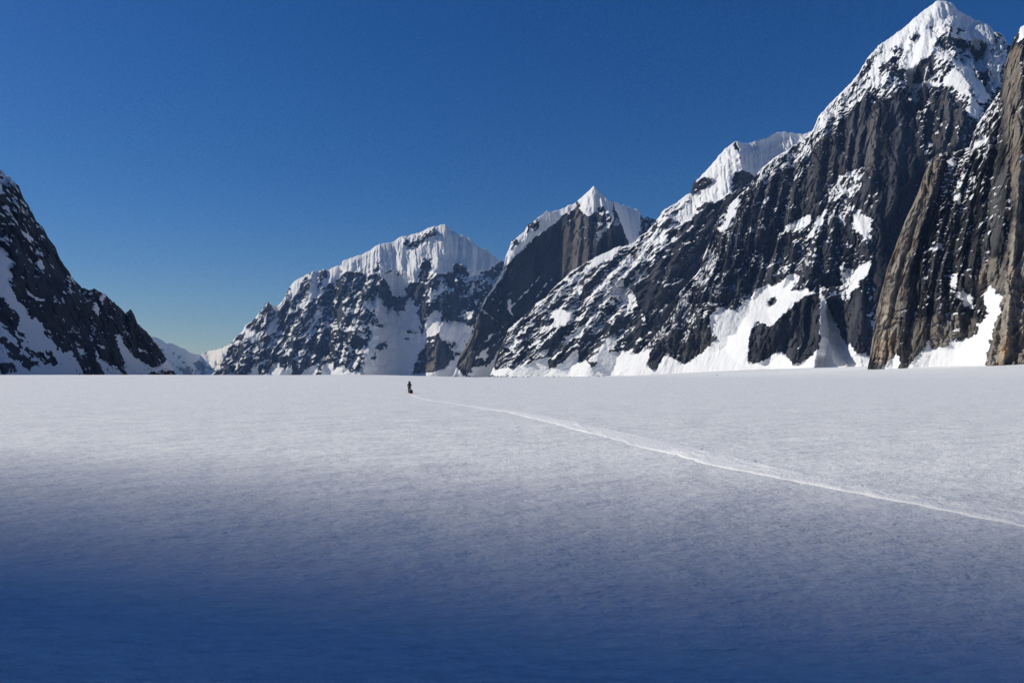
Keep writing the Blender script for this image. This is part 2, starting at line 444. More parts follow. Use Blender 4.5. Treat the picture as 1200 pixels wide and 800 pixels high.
# ---- far blue range in the gap
M = Mountain(
    crest=[(60,430,13200),(120,400,13200),(150,388,13200),(179,395,13300),(185,395.7,13500),(195,402,14000),(200,402,14200),(209,406,14700),(221,412,15400),(230,415,15900),(235,415,16200),
           (244,411.5,16300),(252,409.5,16100),(258,408,15900),(268,404.5,15700),(275,400,15600),(300,394,15500),(340,420,15400),(380,440,15400)],
    foot=[(60,12600),(179,12700),(200,13700),(221,14800),(235,15400),(246,15500),(258,15100),(275,14800),(380,14500)], mid_px=220, step_px=0.8, seed=21)
M.ridges([([(180,396),(188,425),(196,441)],16,8,20),([(200,402),(222,425),(240,441)],8,10,20),([(258,408),(248,425),(244,440)],18,10,14)])
for p in [[(209,428),(226,436),(238,441),(214,441)],[(232,420),(246,432),(240,440),(228,430)]]: M.region(p, -2.2, 3)
M.rough_rock([(5,12,22,20,'rib'),(2.5,5,9,20,'facet'),(1.2,3,4,0,'facet')])
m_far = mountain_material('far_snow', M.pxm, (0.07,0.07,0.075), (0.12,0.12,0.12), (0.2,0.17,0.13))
M.finish('mountain', m_far, 'far snowy blue range seen through the gap at the head of the glacier', (2.5,0.3,0.8), (4,4,30), base=0.6, flute=(3,20,0.5))

# ---- broad centre massif
M = Mountain(
    crest=[(244,449,6900),(250,439,6900),(259,424.5,6900),(266.5,412,6900),(269.5,403.5,6900),(277,394.5,6900),(284.5,388,6900),(287.5,380,6900),(295,377,6900),(301,370.5,6900),(308,361.5,6900),
           (311,355,6900),(314,352.5,6900),(316,356,6900),(320.5,358.5,6950),(325,358,7000),(327,357,7000),(331,352.5,7000),(336,343.5,7000),(339,336.5,7000),(346.5,329,7000),
           (354,324.5,7000),(366,318.5,7000),(373.5,318,7050),(379.5,315.5,7050),(385.5,316,7100),(391.5,313,7100),(399,311,7100),(402,306,7100),(409.5,303,7100),(418.5,300,7100),(427.5,297,7100),
           (435,292,7100),(441,288,7100),(444.5,286,7100),(459.5,284,7150),(471.5,276,7150),(480.5,276,7150),(489.5,273,7150),(497,269.5,7150),(506,266,7150),(516.5,264,7150),
           (521,262.5,7150),(526,266.5,7150),(533,272,7150),(542,276,7150),(551,278.5,7150),(558.5,287,7150),(564.5,290.5,7150),(573.5,294,7150),(578,300,7150),(585.5,304,7150),
           (590,307,7150),(605,316,7150),(640,350,7150),(690,440,7150)],
    foot=[(244,6650),(400,6150),(480,6000),(690,6000)], mid_px=430, step_px=0.85, seed=31)
M.ridges([([(314,353),(300,390),(285,440)],14,24,16),([(331,353),(318,400),(312,437)],12,14,16),([(366,319),(340,372),(330,436)],16,26,18),
    ([(400,312),(372,345),(352,390),(345,436)],12,20,14),([(444,287),(440,318),(430,360),(425,372),(424,428)],[8,14,50,52,50],44,22),([(412,304),(400,350),(385,395),(378,436)],14,20,14),
    ([(487,340),(484,365),(480,388)],10,14,14),([(497,270),(490,310),(480,345)],9,12,10),
    ([(521,263),(514,300),(505,340),(500,372)],16,18,24),([(551,279),(548,310),(545,350),(552,378)],9,14,14),
    ([(516,383),(513,400),(508,436)],26,18,20),([(485,421),(484,430),(481,444)],12,5,8),
    ([(458,352),(462,365),(468,430)],-52,26,40)])
M.ribs([([(279,394),(272,415),(266,440)],7.2,7,6),([(301,371),(290,400),(280,440)],8.4,8,6),([(322,362),(312,395),(300,432)],8.4,8,6),([(339,340),(327,375),(318,425)],9.6,9,6),([(354,326),(338,365),(322,410)],9.6,9,6),
    ([(380,317),(362,350),(345,395),(338,430)],9.6,9,6),([(392,314),(378,350),(362,400),(352,430)],9.6,9,6),([(410,318),(392,355),(375,400),(366,428)],10.8,9,6),([(424,318),(410,360),(396,405),(392,425)],10.8,10,6),([(436,320),(424,365),(410,405),(404,428)],10.8,10,6),
    ([(447,310),(444,340),(440,362)],7.2,3,9),([(458,290),(459,312),(458,330)],6.0,7,5),([(472,280),(472,310),(474,340)],7.2,7,5),([(485,278),(486,305),(482,328)],7.2,7,5),([(505,270),(500,300),(497,330)],8.4,8,5),([(536,275),(533,300),(530,318)],8.4,8,5),
    ([(544,278),(542,296),(540,312)],7.2,6,4),([(556,284),(556,300),(554,318)],7.2,6,4),([(566,292),(566,306),(563,318)],7.2,6,4),([(577,300),(577,308),(574,318)],6.0,5,4),([(520,330),(518,350),(516,372)],8.4,8,5),([(536,330),(536,350),(534,372)],8.4,8,5),
    ([(556,330),(556,352),(553,376)],8.4,8,5),([(510,320),(505,345),(503,360)],7.2,7,5),([(490,348),(486,370),(480,386)],7.2,7,6)])
caps = [[(399,310),(409.5,302),(427.5,296),(441,287),(460,283),(480,275),(497,269),(521,262),(533,271),(551,278),(573,293),(592,307),(580,313),(570,318),(552,325),(545,312),(533,310),(530,320),(512,321),
   (503,318),(505,304),(495,304),(493,318),(487,332),(478,331),(475,345),(466,349),(455,335),(447,322),(446,309),(441,308),(437,321),(420,319),(402,318)]]
for p in caps: M.region(p, 2.3, 2.2, 0.9, flute=1.0)
for p in [[(471,277),(480,276),(497,271),(506,268),(515,266),(513,275),(498,280),(490,290),(480,292),(473,286)],[(497,303),(505,303),(502,320),(493,332),(490,322)],[(533,308),(543,309),(541,318),(534,318)]]:
    M.region(p, -1.9, 2.5, 1.2)
for p in [[(366,320),(373,318),(371,345),(366,353),(350,363),(340,371),(336,378),(333,376),(338,367),(350,357),(361,348),(364,330)],
    [(387,317),(400,315),(399,322),(390,330),(381,337),(373,345),(372,342),(376,333),(383,325)],
    [(346,329),(356,325),(350,340),(343,350),(337,352),(341,340)],
    [(269,402),(283,389),(292,387),(305,390),(303,400),(295,402),(288,394),(276,398)],[(325,362),(327,375),(322,390),(312,392),(318,380)],
    [(292,377),(300,371),(303,375),(296,379)],
    [(356,392),(368,380),(372,378),(362,392),(350,396)],[(372,366),(378,360),(376,370),(366,380)],
    [(480.6,348),(491.6,358),(493,389),(480.6,389),(467,387),(468,371)],[(496,373),(512,362),(518,366),(515,380),(509.5,392),(497,391)],
    [(515,381),(522,377),(556,378.5),(555,387),(542.5,409),(530,414),(534,402),(515,398)],[(500,350),(510,338),(523,330),(524,338),(512,345),(503,356)],
    [(537,372),(547,365),(551,371),(542,377)],[(440,352),(448,350),(455,370),(454,380),(444,378),(440,365)],[(425,355),(436,355),(440,368),(432,366)]]:
    M.region(p, 2.0, 2, 1.0)
M.region([(456.6,360),(466,366),(466,387),(477,389.5),(502,392),(498,405),(488,421),(480,436),(452.5,440),(425,442),(424,428),(430.5,409),(434.6,395),(433,382.6),(441.5,382.6),(454,385),(456,374)], 2.8, 2.2, 0.8)
for p in [[(441,405),(446,402),(450,400),(455,402),(452,410),(446,411),(440,410)],[(434,415),(441,414),(440,421),(435,421)],[(472,397),(480,396),(477,400)]]: M.region(p, -3.2, 1.5, 0.9)
# snow cones at the foot
for p in [[(298,428),(303,428),(303,441),(285,446),(288,440)],[(318,427),(326,426),(332,433),(343,428),(341,441),(320,446),(305,441),(316,436)],[(360,430),(372,426),(372,436),(356,446),(350,441)],
    [(372,440),(390,422),(393,433),(404,426),(409,435),(425,440),(450,438),(460,434),(484,433),(484,448),(372,448)]]: M.region(p, 2.8, 2, 0.5)
M.region([(502,437),(514,434),(532,421),(545,410),(560,425),(560,448),(480,448),(487,440)], 2.6, 2, 0.5)
M.region([(256,432),(262,418),(275,400),(290,395),(310,395),(318,420),(290,434),(262,440)], -0.15, 6)
M.region([(501,434),(511.5,392),(514,392),(511,428),(505,437)], -3.2, 1.5, 0.6, stain=0.7)
M.region([(514,393),(530,412),(532,420),(514,435),(511,430)], -3.0, 1.5, 0.6)
M.region([(440,325),(452,336),(470,350),(492,334),(500,325),(498,345),(505,360),(495,372),(480,345),(468,368),(455,360),(446,345)], -0.9, 4)
M.region([(508,352),(520,345),(545,350),(560,362),(555,377),(522,376),(512,368)], -0.8, 4)
M.rough_rock([(9,24,50,14,'rib'),(5,13,22,22,'facet'),(3,6.5,10,26,'facet'),(2.2,7,22,12,'rib'),(3,10,40,16,'crack'),(1.6,3,4.5,10,'facet')])
m_mid = mountain_material('far_rock_and_snow', M.pxm, (0.008,0.009,0.011), (0.050,0.053,0.060), (0.25,0.225,0.2))
M.finish('mountain', m_mid, 'broad snow capped massif closing the valley behind the walker', (2.4,0.46,1.05), (4.5,10,35), base=-0.35, speck=0.7, vein=(1.3,8,30), flute=(3.6,60,1.7))

# ---- pointed peak with a smooth dark face
M = Mountain(
    crest=[(526,449,4640),(533,437.6,4650),(537,420,4660),(546.6,406,4680),(555,387,4700),(562,366,4730),(567,352,4790),(580,333,4950),(590,316,5070),(592.5,300,5130),(596.6,292,5150),(599,283.5,5150),(615,271,5150),(618.5,264,5150),
        (629,256,5150),(641,247,5150),(645,248.5,5150),(657,245,5170),(675,237,5180),(685,228,5160),(692,222,5140),(696,218,5130),(702.5,225,5120),(713,233,5100),(718,236,5100),(734,241.5,5450),(748,246,5500),(751.5,252,5500),
        (753.5,257,5500),(758.5,254,5500),(765.5,256,5500),(775,262,5500),(800,300,5500),(860,420,5500)],
    foot=[(526,4560),(560,4640),(600,4880),(655,5180),(690,4850),(730,4700),(860,4700)], mid_px=650, step_px=0.9, seed=41, profile=1.8)
M.ridges([([(677,238),(678,280),(676,330),(660,400)],40,30,34),
    ([(718,237),(726,262),(738,300)],26,34,44),([(696,218),(700,245),(704,285)],6,14,14),([(555,387),(552,410),(548,437)],14,12,22),])
M.ribs([([(690,252),(690,290),(688,320)],10.4,8,7),([(668,262),(664,295),(660,325)],7.8,8,6),([(680,250),(679,290),(674,330)],7.8,6,4),([(705,250),(702,275),(698,305)],11.7,9,6),([(716,252),(716,275),(714,300)],11.7,9,7),([(727,262),(732,285),(736,300)],11.7,9,7),
    ([(632,258),(622,270),(610,285)],9.1,7,6),([(648,250),(640,262),(628,278)],9.1,7,6),([(612,275),(604,290),(594,306)],9.1,7,6),([(688,232),(686,246),(684,252)],5.2,5,3),([(705,232),(706,240),(706,248)],5.2,5,3)])
for p in [[(677,238),(696,217),(716.5,235),(718,250),(715,252),(706,240),(701,241.5),(699,247),(688.5,254),(683,251)],
   [(578,324),(592,300),(597.5,292),(600,283),(616,270),(629,255),(641,246),(657,244),(675,237),(676,242),(664,250),(650,262.5),(638,271),(625.5,280),(611.5,294),(592,312)]]:
   M.region(p, 2.4, 1.8, 0.7, flute=0.9)
for p in [[(620,262),(632,258),(628,268),(618,272)],[(598,286),(612,276),(606,288),(598,296)]]: M.region(p, -2.0, 3, 1.2)
M.region([(718,235),(734,241),(748,246),(752,256),(750,270),(743,285),(737,288),(733,275),(727,258),(722,245)], 2.8, 1.5, 0.5)
for p in [[(685,269.5),(692,283.5),(681.5,282)],[(684,256),(690,262),(686,270),(682,266)],[(699,276),(715,257),(718,252),(720,257),(706,276),(701,285)],[(672,300),(668,312),(664,316),(667,303)]]: M.region(p, 2.2, 1.2, 0.8)
M.region([(596,318),(612,296),(640,272),(660,253),(657,300),(654,332),(600,380),(560,395),(566,372)], -2.2, 2.5, 0.3, smooth=0.75)
M.region([(655,300),(664,268),(675,245),(690,256),(694,275),(690,300),(684,330),(654,345)], -1.8, 3, 0.5, stain=0.30, smooth=0.4)
M.region([(675,240),(682,255),(680,300),(672,335),(668,335),(673,280)], -1.0, 2, 0.4, stain=0.3)
M.region([(700,285),(715,265),(728,265),(740,290),(720,310),(695,320)], -1.4, 3)
M.strip([(632.5,324),(620,338),(604.5,354),(596,361)], 2.4, 4.0, 0.35); M.strip([(649,325),(640,333),(628,348)], 2.6, 4.0, 0.35); M.strip([(562,362),(573,369),(583,376),(590,384)], 1.8, 3.8, 0.3)
M.strip([(604,340),(596,345)], 1.6, 3.4, 0.4); M.strip([(588,352),(583,366)], 1.3, 3.2, 0.4); M.strip([(602,370),(592,382)], 1.5, 3.4, 0.4); M.strip([(577,392),(569,400)], 1.6, 3.4, 0.4)
M.strip([(594,314),(580,334),(567,352),(561,364)], 2.6, 2.6); M.strip([(597,352),(596,362),(600,368)], 4)
for p in [[(556,420),(566,409),(571,409),(570,425),(562,420)],[(545,441),(552,430),(570,428),(580,420),(592,402),(594,420),(590,448),(545,448)],[(525,448),(531,436),(545,440),(545,449)]]: M.region(p, 2.4, 1.8, 0.6)
M.region([(533,436),(546,408),(556,388),(561,368),(563,380),(556,405),(552,436)], -2.2, 1.5, 0.4, stain=0.6)
M.rough_rock([(4,18,60,22,'rib'),(2.4,9,30,20,'facet'),(3,10,60,24,'crack'),(2,6,14,20,'facet'),(1.3,2.8,6,5,'facet')])
m_dih = mountain_material('peak_rock_and_snow', M.pxm, (0.009,0.0105,0.013), (0.036,0.039,0.046), (0.24,0.215,0.19))
M.finish('mountain', m_dih, 'pointed peak with white summit pyramid above a smooth dark rock face', (3.0,0.5,1.0), (5,6,20), base=-0.5, flute=(3.4,60,1.7))

# ---- long ridge striped with snow
M = Mountain(
    crest=[(572,449,4300),(576,438,4300),(580,424,4300),(586,408,4300),(593,394,4300),(596,385,4290),(603,379,4280),(611.5,373,4260),(620,364,4250),(627,357,4240),(639.5,347.6,4220),(655,331,4200),(671,317,4180),(674.5,315,4180),(690,305.5,4170),(702.5,299,4160),(715,293,4160),
        (723.5,289,4150),(734,288,4150),(744.5,283.5,4150),(750,276.5,4150),(758.5,271,4150),(765.5,262.5,4150),(772.5,254,4150),(776,248,4150),(782,244,4150),(792,238,4150),(802,230,4150),
        (810,226,4150),(812,215,4150),(826,202,4150),(836,190,4150),(846,178,4150),(856,169,4150),(860,166.5,4150),(864,166,4150),(878,168,4300),(890,164,4380),(900,161,4420),(910,155,4450),(920,154.6,4450),(932,157,4450),
        (942,157,4450),(952,154,4450),(975,160,4450),(1000,200,4450),(1060,420,4450)],
    foot=[(572,4250),(700,3750),(800,3500),(1060,3400)], mid_px=770, step_px=0.9, seed=51)
M.ridges([([(812,216),(760,290),(700,345),(640,400),(600,432)],26,50,34),([(856,170),(850,225),(828,262),(790,310),(770,360),(765,420)],38,46,40),([(735,288),(690,330),(640,372)],10,30,12),
    ([(866,168),(872,200),(880,240)],34,40,50),([(716,390),(705,410),(690,430)],20,26,26),([(722,320),(700,360),(680,395),(655,425)],14,18,18),([(670,320),(630,360),(600,395),(580,432)],10,14,16),
    ([(774,258),(752,320),(735,370),(720,392)],16,22,22),([(905,160),(915,185),(920,230)],-22,40,40)])
M.ribs([([(846,180),(822,215),(790,250),(760,280)],9.6,9,6),([(838,225),(815,262),(795,300)],12.0,10,6),([(858,232),(845,262),(826,300)],12.0,9,6),([(790,262),(768,300),(742,338)],10.8,10,6),([(760,286),(735,325),(705,362)],10.8,10,6),
    ([(742,300),(712,332),(682,365)],9.6,9,6),([(716,306),(690,332),(655,365)],8.4,8,6),([(810,262),(790,310),(768,355)],12.0,10,7),([(776,320),(762,355),(748,400)],10.8,9,6),([(740,340),(724,372),(706,400)],10.8,9,6),([(712,355),(690,385),(668,418)],10.8,9,6),
    ([(690,362),(668,395),(648,425)],10.8,9,6),([(655,385),(640,405),(628,425)],9.6,8,6),([(640,352),(618,382),(600,410)],9.6,8,6),([(622,395),(608,415),(598,430)],8.4,7,6),([(605,380),(592,405),(580,430)],7.2,6,6)])
for p in [[(856,168),(864,173),(870,198),(862,202),(854,228),(836,240),(826,236),(820,238),(816,252),(800,262),(786,256),(804,242),(810,230),(828,220),(834,212),(824,208),(814,216),(828,200),(840,184)],
   [(864,165),(878,167),(910,154),(932,156),(955,153),(955,162),(930,176),(908,186),(884,205),(870,199)]]: M.region(p, 2.8, 1.6, 0.7, flute=0.9)
for p in [[(639.5,364),(674.5,362.5),(669,376.5),(652,383.5),(648,373)],[(685,378),(683,390.5),(659,408),(662,396)],[(599,396),(624,375),(627,380),(615,387),(603,396)],
   [(716.5,390.5),(725,403),(709.5,411.5),(692,422),(702.5,408)],[(737.5,340),(746,348.5),(744.5,359),(732,368),(736,354)],[(751,368),(757,376.5),(760,389),(755,385)],
   [(735,287),(722,298),(703,309),(684,323),(664,342),(641,362),(637,358),(655,339),(671,324),(690,311),(715,295)],
   [(676,337),(683,334),(680,345),(674,348)],[(592,405),(606,396),(612,400),(600,410)],[(618,404),(634,398),(632,402),(620,410)],[(630,412),(644,408),(640,416),(632,418)]]: M.region(p, 2.2, 1.6, 0.9)
M.region([(690,340),(720,320.5),(732,322),(734,333),(725,352),(713,375),(699,392),(692,383.5),(685,373),(671,373),(692,348.5)], 0.85, 3)
M.region([(779,261),(782,285),(770,310),(755,325),(744,331),(734,350),(690,350),(706,329),(723.5,310),(737.5,301),(755,280)], 1.15, 3, flute=0.4)
M.region([(782,244),(812,226),(800,245),(786,256),(800,264),(790,285),(772,300),(765,280),(776,262)], 0.6, 3)
M.region([(800,264),(838,242),(858,228),(866,204),(884,206),(880,240),(840,300),(800,360),(770,400),(745,395),(742,340),(760,320),(785,300)], -1.1, 4, 0.8)
M.region([(590,430),(602,385),(630,362),(660,385),(690,395),(690,420),(640,440)], 0.1, 5)
M.region([(655,337),(690,316),(710,305),(695,322),(672,338),(655,358),(640,364)], -0.9, 3, 0.6)
M.region([(570,448),(575,441),(582,434),(592,427),(602,434),(620,426),(641,417),(643,432),(650,430),(665,420),(677,407),(678,424),(690,425),(705,412),(725,412),(735,415),(750,412),(760,405),(775,412),(775,452),(570,452)], 3.0, 1.6, 0.6)
M.region([(690,424),(697,422),(700,427),(692,430)], -4.5, 1.2, 0.6)
M.rough_rock([(6,17,50,52,'rib'),(9,36,80,36,'rib'),(4.5,12,22,40,'facet'),(2.6,6,9,48,'facet'),(2,12,40,46,'crack'),(1.4,5,14,50,'rib'),(1.5,2.8,4,20,'facet')], 0.9)
m_ridge = mountain_material('striped_rock_and_snow', M.pxm, (0.007,0.008,0.010), (0.052,0.054,0.061), (0.30,0.26,0.2))
M.finish('mountain', m_ridge, 'long rocky ridge striped with diagonal snow, rising to a white cornice', (2.2,0.46,1.15), (5,16,50), base=-0.2, speck=0.9, vein=(1.4,10,40), tone=(4,40,40), flute=(3.6,50,1.7))

# ---- the highest peak, pillared
M = Mountain(
    crest=[(732,452,3050),(740,424.5,3050),(761,401,3060),(780,378,3080),(791,358.6,3100),(797,341.6,3120),(812,325.7,3140),(823,312,3160),(825,299,3170),(831,286,3180),(836,270,3190),(840,260,3200),(852,242,3220),
        (864,231,3230),(876,220,3240),(884,208,3250),(892,198,3260),(906,186,3280),(916,180,3290),(928,172,3300),(940,164,3310),(952,154,3320),(959,137,3330),(977,117,3340),(984,110,3340),(997.5,97,3350),
        (1006.5,85.5,3350),(1015.5,70,3350),(1029,54,3350),(1045,43,3350),(1060.5,31.5,3350),(1074,19,3350),(1087.5,9,3350),(1099,1,3350),(1108,1,3350),(1117,4.5,3350),(1121,11,3350),(1141.5,22.5,3350),
        (1157,28,3350),(1164,36,3350),(1173,39,3350),(1180,49.5,3350),(1184,54,3350),(1215,110,3350),(1260,180,3350),(1330,300,3350),(1400,430,3350)],
    foot=[(732,2950),(850,2600),(960,2350),(1050,2250),(1400,2150)], mid_px=1000, step_px=0.9, seed=61, profile=0.9)
M.ridges([([(825,300),(805,345),(775,400),(745,432)],[10,26,30],30,50),([(892,200),(868,260),(850,310),(830,370)],[16,40,44],40,50),
    ([(955,150),(952,200),(947,255),(940,320)],[16,40,44],44,46),
    ([(1034,100),(1034,150),(1031,195),(1024,222)],64,44,60),
    ([(1010,192),(990,215),(972,245),(952,285),(930,322)],30,30,34),
    ([(958,343),(935,352),(905,382),(884,386)],44,26,44),([(958,343),(962,380),(958,412)],48,54,10),
    ([(1003,252),(1016,285),(1020,320),(1010,350),(1008,405)],36,38,40),
    ([(1097,40),(1093,60),(1108,66),(1124,82),(1139,104),(1136,140),(1120,175)],50,40,54),([(1099,2),(1075,40),(1064,80),(1062,92)],18,34,24),([(1164,36),(1160,70),(1166,108)],16,34,34),
    ([(1076,84),(1092,110),(1098,150),(1092,200)],22,26,26),([(1068,95),(1050,150),(1052,230),(1040,300)],-34,22,44),([(964,340),(985,390),(990,418)],-30,16,34),([(1146,60),(1142,90),(1152,120)],-36,20,18)])
# pillars and corners of the big wall
M.ribs([([(985,112),(980,160),(975,205)],17.6,9,7),([(1003,118),(997,160),(988,205)],20.8,9,6),([(1016,105),(1010,150),(1004,190)],20.8,8,6),([(970,130),(962,180),(955,230)],16.0,9,8),
    ([(1028,118),(1026,160),(1022,215)],12.8,12,4),([(940,180),(932,220),(926,255)],16.0,9,7),([(922,190),(914,230),(906,262)],17.6,9,6),([(908,196),(897,240),(888,285)],17.6,9,6),([(893,212),(882,250),(874,290)],16.0,8,6),
    ([(876,232),(866,275),(860,320)],14.4,8,7),([(860,262),(852,300),(846,345)],14.4,8,6),([(845,275),(836,315),(822,350)],14.4,9,6),([(932,285),(928,310),(920,330)],14.4,8,5),([(914,275),(908,300),(904,328)],16.0,8,5),
    ([(896,290),(892,315),(884,345)],14.4,8,5),([(960,270),(955,300),(950,335)],14.4,8,5),([(978,255),(974,290),(972,330)],16.0,9,6),([(996,290),(990,310),(985,330)],12.8,8,6),([(1056,150),(1052,200),(1044,260)],9.6,10,10),
    ([(1085,130),(1082,165),(1080,200)],16.0,10,7),([(1110,110),(1112,140),(1104,170)],14.4,9,7),([(1125,130),(1124,150),(1118,176)],14.4,9,7),([(925,360),(915,380),(905,405)],12.8,9,6),([(945,352),(940,385),(935,420)],14.4,9,6),
    ([(905,385),(898,400),(890,420)],11.2,7,6),([(800,345),(790,375),(778,405)],14.4,9,7),([(820,330),(812,360),(806,400)],14.4,9,7),([(1012,330),(1010,365),(1006,405)],14.4,9,8),([(1060,32),(1050,62),(1040,90)],14.4,10,8),([(1120,10),(1112,34),(1100,40)],14.4,10,10),
    ([(1076,20),(1066,50),(1060,75)],12.8,9,8),([(1088,12),(1084,45),(1078,70)],12.8,9,8)])
M.region([(948,158),(955,146),(975,117),(1000,92),(1015,68),(1029,52),(1045,42),(1030,75),(1022,92),(1008,98),(986,119),(966,146),(952,160)], 1.1, 3, 0.9)
M.region([(1030,55),(1060,30),(1100,0),(1160,28),(1182,58),(1170,108),(1140,126),(1112,108),(1068,102),(1040,100),(1020,95)], 1.0, 4, 1.2)
M.region([(1045,43),(1074,18),(1099,0),(1108,0),(1121,10),(1141,22),(1157,27),(1168,38),(1164,45),(1132,39),(1117,40),(1101,34),(1098,45),(1092,58.5),(1074,79),(1063,85.5),(1059,74),(1065,56),(1051.5,61),(1038,67.5),(1027,81),(1022,90),(1018,80),(1032,58)], 1.75, 2.2, 1.0, flute=0.7)
M.region([(1074,84),(1088,69),(1096,61),(1093,78),(1078,95)], -2.8, 2, 1.2)
M.region([(1060,100),(1085,104),(1086,128),(1062,126)], -1.0, 3, 1.0)
for p in [[(1046,52),(1054,48),(1058,56),(1050,60)],[(1030,72),(1036,66),(1040,76),(1034,82)],[(1068,40),(1073,36),(1076,46),(1070,50)],[(1124,26),(1132,28),(1130,36),(1122,33)],[(1142,50),(1152,52),(1156,66),(1146,62)],[(1150,78),(1160,80),(1162,92),(1153,90)],[(1052,80),(1060,78),(1060,90),(1054,92)],[(1092,24),(1097,22),(1099,30),(1094,32)]]: M.region(p, -1.9, 2, 1.4)
for p in [[(1040,66),(1053,64),(1054,78),(1048,92),(1038,86),(1034,76)],[(1108,24),(1116,26),(1118,36),(1112,34)]]: M.region(p, -1.8, 3, 1.2)
M.region([(1097.6,38),(1117,43),(1110,54),(1121,74),(1139,99),(1146,117),(1157,119),(1162,108),(1146,90),(1137,67.5),(1130,49.5)], 2.4, 2, 0.7)
M.region([(1113,42),(1132,42),(1138,66),(1134,72),(1118,66),(1111,54)], -2.6, 3, 1.2)
for p in [[(1105.5,90),(1119,76.5),(1132.5,88),(1139,101),(1137,110),(1126,108),(1117,101),(1108,99)],[(1094,54),(1103,58),(1120,73),(1112,72)],[(1139,112.5),(1153,128),(1144,139.5),(1134,137),(1135,126)],
    [(1067,92),(1080,97),(1098,97),(1102,90),(1100,102),(1078,102),(1066,97)],[(1069.5,103),(1077,112.5),(1063,120)],[(1080,82),(1088,72),(1086,88),(1078,90)]]: M.region(p, 2.4, 1.6, 0.9)
M.region([(1137,43),(1168.5,38),(1182,54),(1177,90),(1166,108),(1155,101),(1144,79),(1137,65)], 0.95, 4)
M.region([(952,157),(1006,97),(1022,92),(1030,108),(1012,112),(985,140),(965,168),(940,185),(925,185)], 0.7, 5)
M.region([(1023,84),(1060,88),(1065,105),(1040,112),(1028,108)], 0.5, 5)
M.region([(1011,189.5),(989.5,204),(970,232),(981,236),(998,232),(1002,219),(1013,200)], 1.3, 3, 1.2)
M.region([(1013,200),(1004,222),(1006,245),(985,262),(965,262),(972,240),(998,235)], 0.6, 4, 1.2)
for p in [[(922,262),(932,257),(950,252),(950,264),(935,269),(918,271)],[(963,249),(972.5,243),(962,262),(951,279),(943,285),(950,270)],[(1002,251),(1012,253),(1023.5,257.5),(1020,274),(1017,283),(1011,276.6),(1002,268)],
    [(996,325),(1019,304),(1021.5,312.5),(1006.6,334),(998,344),(990,346)],[(972.6,344),(996,340),(996,355),(983,349)],[(989.6,312.5),(998,317),(987.5,342),(983,340)],[(880,264),(888,262),(884,272),(876,274)],[(890,268),(900,265),(896,271)],
    [(862,232),(866,236),(856,258),(848,272),(839,268),(848,255)]]: M.region(p, 2.4, 1.8, 1.1)
M.region([(826,300),(838,296),(842,310),(830,330),(815,338),(808,332)], 1.0, 3, 1.2)
M.region([(884,210),(906,188),(928,176),(930,190),(910,200),(894,215)], 0.8, 4)
M.region([(833.5,369),(842,361),(863,365),(880,348),(899,331),(908,337),(929,320),(937.6,325),(927,342),(944,339.5),(956,343),(937.6,352),(903.6,382),(886.6,378),(880,390.5),(877,416),(878,428),(889,424.5),(910,414),(916.4,409.6),(923,416),(931,426.6),(962,416),(1020,418),(1030,452),
   (730,455),(740,424.5),(763,407.5),(757,429),(767.6,433),(778,416),(791,420),(799.5,426.6),(812,420),(835.6,399),(833.5,375.6)], 3.6, 1.4, 0.6, flute=0.12)
for p in [[(900.5,350),(910,346),(910,354),(901.5,362)],[(812,388),(836,386),(838,396),(822,414),(812,420),(800,426),(796,418)],[(770,400),(795,385),(800,415),(778,414),(768,431),(758,428)]]: M.region(p, -4.2, 1.4, 1.0, stain=0.35)
M.region([(881,385),(894,378),(904.6,385),(941,351),(958,346.5),(961,360),(961,406),(945,421),(930,425),(919.5,414.5),(909,408),(887.6,421),(883,427),(877,423)], -5.5, 1.2, 0.5, smooth=0)
for p in [[(921.6,406),(934,391),(938.6,393),(926,408)],[(885.5,397.5),(892,391),(896,395),(887.6,404)],[(926,414),(940,400),(942,404),(930,418)]]: M.region(p, 4.5, 1.2, 0.7)
M.region([(960,355),(962,342),(975,370),(987.5,397.5),(1004.5,414.5),(1017,416.6),(1017,425),(975,422),(945,424),(960,408)], 3.4, 1.2, 0.5)
M.region([(955,165),(985,145),(1032,112),(1034,190),(1012,196),(985,205),(960,235),(948,250),(930,255)], -0.75, 4, 0.7, stain=0.22)
M.region([(1023,130),(1033,125),(1032,190),(1024,221),(1013,190)], -1.2, 2, 0.5, stain=0.35)
M.region([(1034,118),(1060,110),(1070,125),(1078,180),(1070,240),(1045,320),(1030,370),(1020,300),(1024,250),(1030,225)], -1.9, 3, 0.6, smooth=0.4)
M.region([(1090,110),(1110,108),(1130,140),(1125,170),(1098,180),(1085,160)], -0.5, 3, 0.8, stain=0.3)
M.region([(870,230),(930,190),(945,250),(920,300),(905,330),(870,345),(850,360),(830,365),(836,320),(855,280)], -0.45, 4, 0.7)
M.region([(965,270),(1000,265),(1000,330),(960,340),(940,320)], -0.3, 4)
M.region([(980,340),(1010,345),(1020,360),(1022,415),(1005,413),(988,395),(975,365)], -1.4, 3)
M.rough_rock([(8,28,110,5,'rib'),(4,13,60,7,'rib'),(4,15,60,8,'facet'),(2.6,7,26,10,'facet'),(2.0,3.3,7,8,'facet'),(5,11,80,6,'crack'),(2.6,6,34,10,'crack'),(2.6,13,34,78,'crack')])
m_peak = mountain_material('pillar_rock_and_snow', M.pxm, (0.007,0.008,0.010), (0.058,0.060,0.067), (0.20,0.188,0.178), (1,1,0.16))
M.finish('mountain', m_peak, 'highest peak with dark rock pillars, snowy summit and white apron at its foot', (2.7,0.47,0.95), (3.5,5,30), base=-0.36, vein=(1.2,9,26), flute=(4,60,1.5), tone=(3.2,90,6))

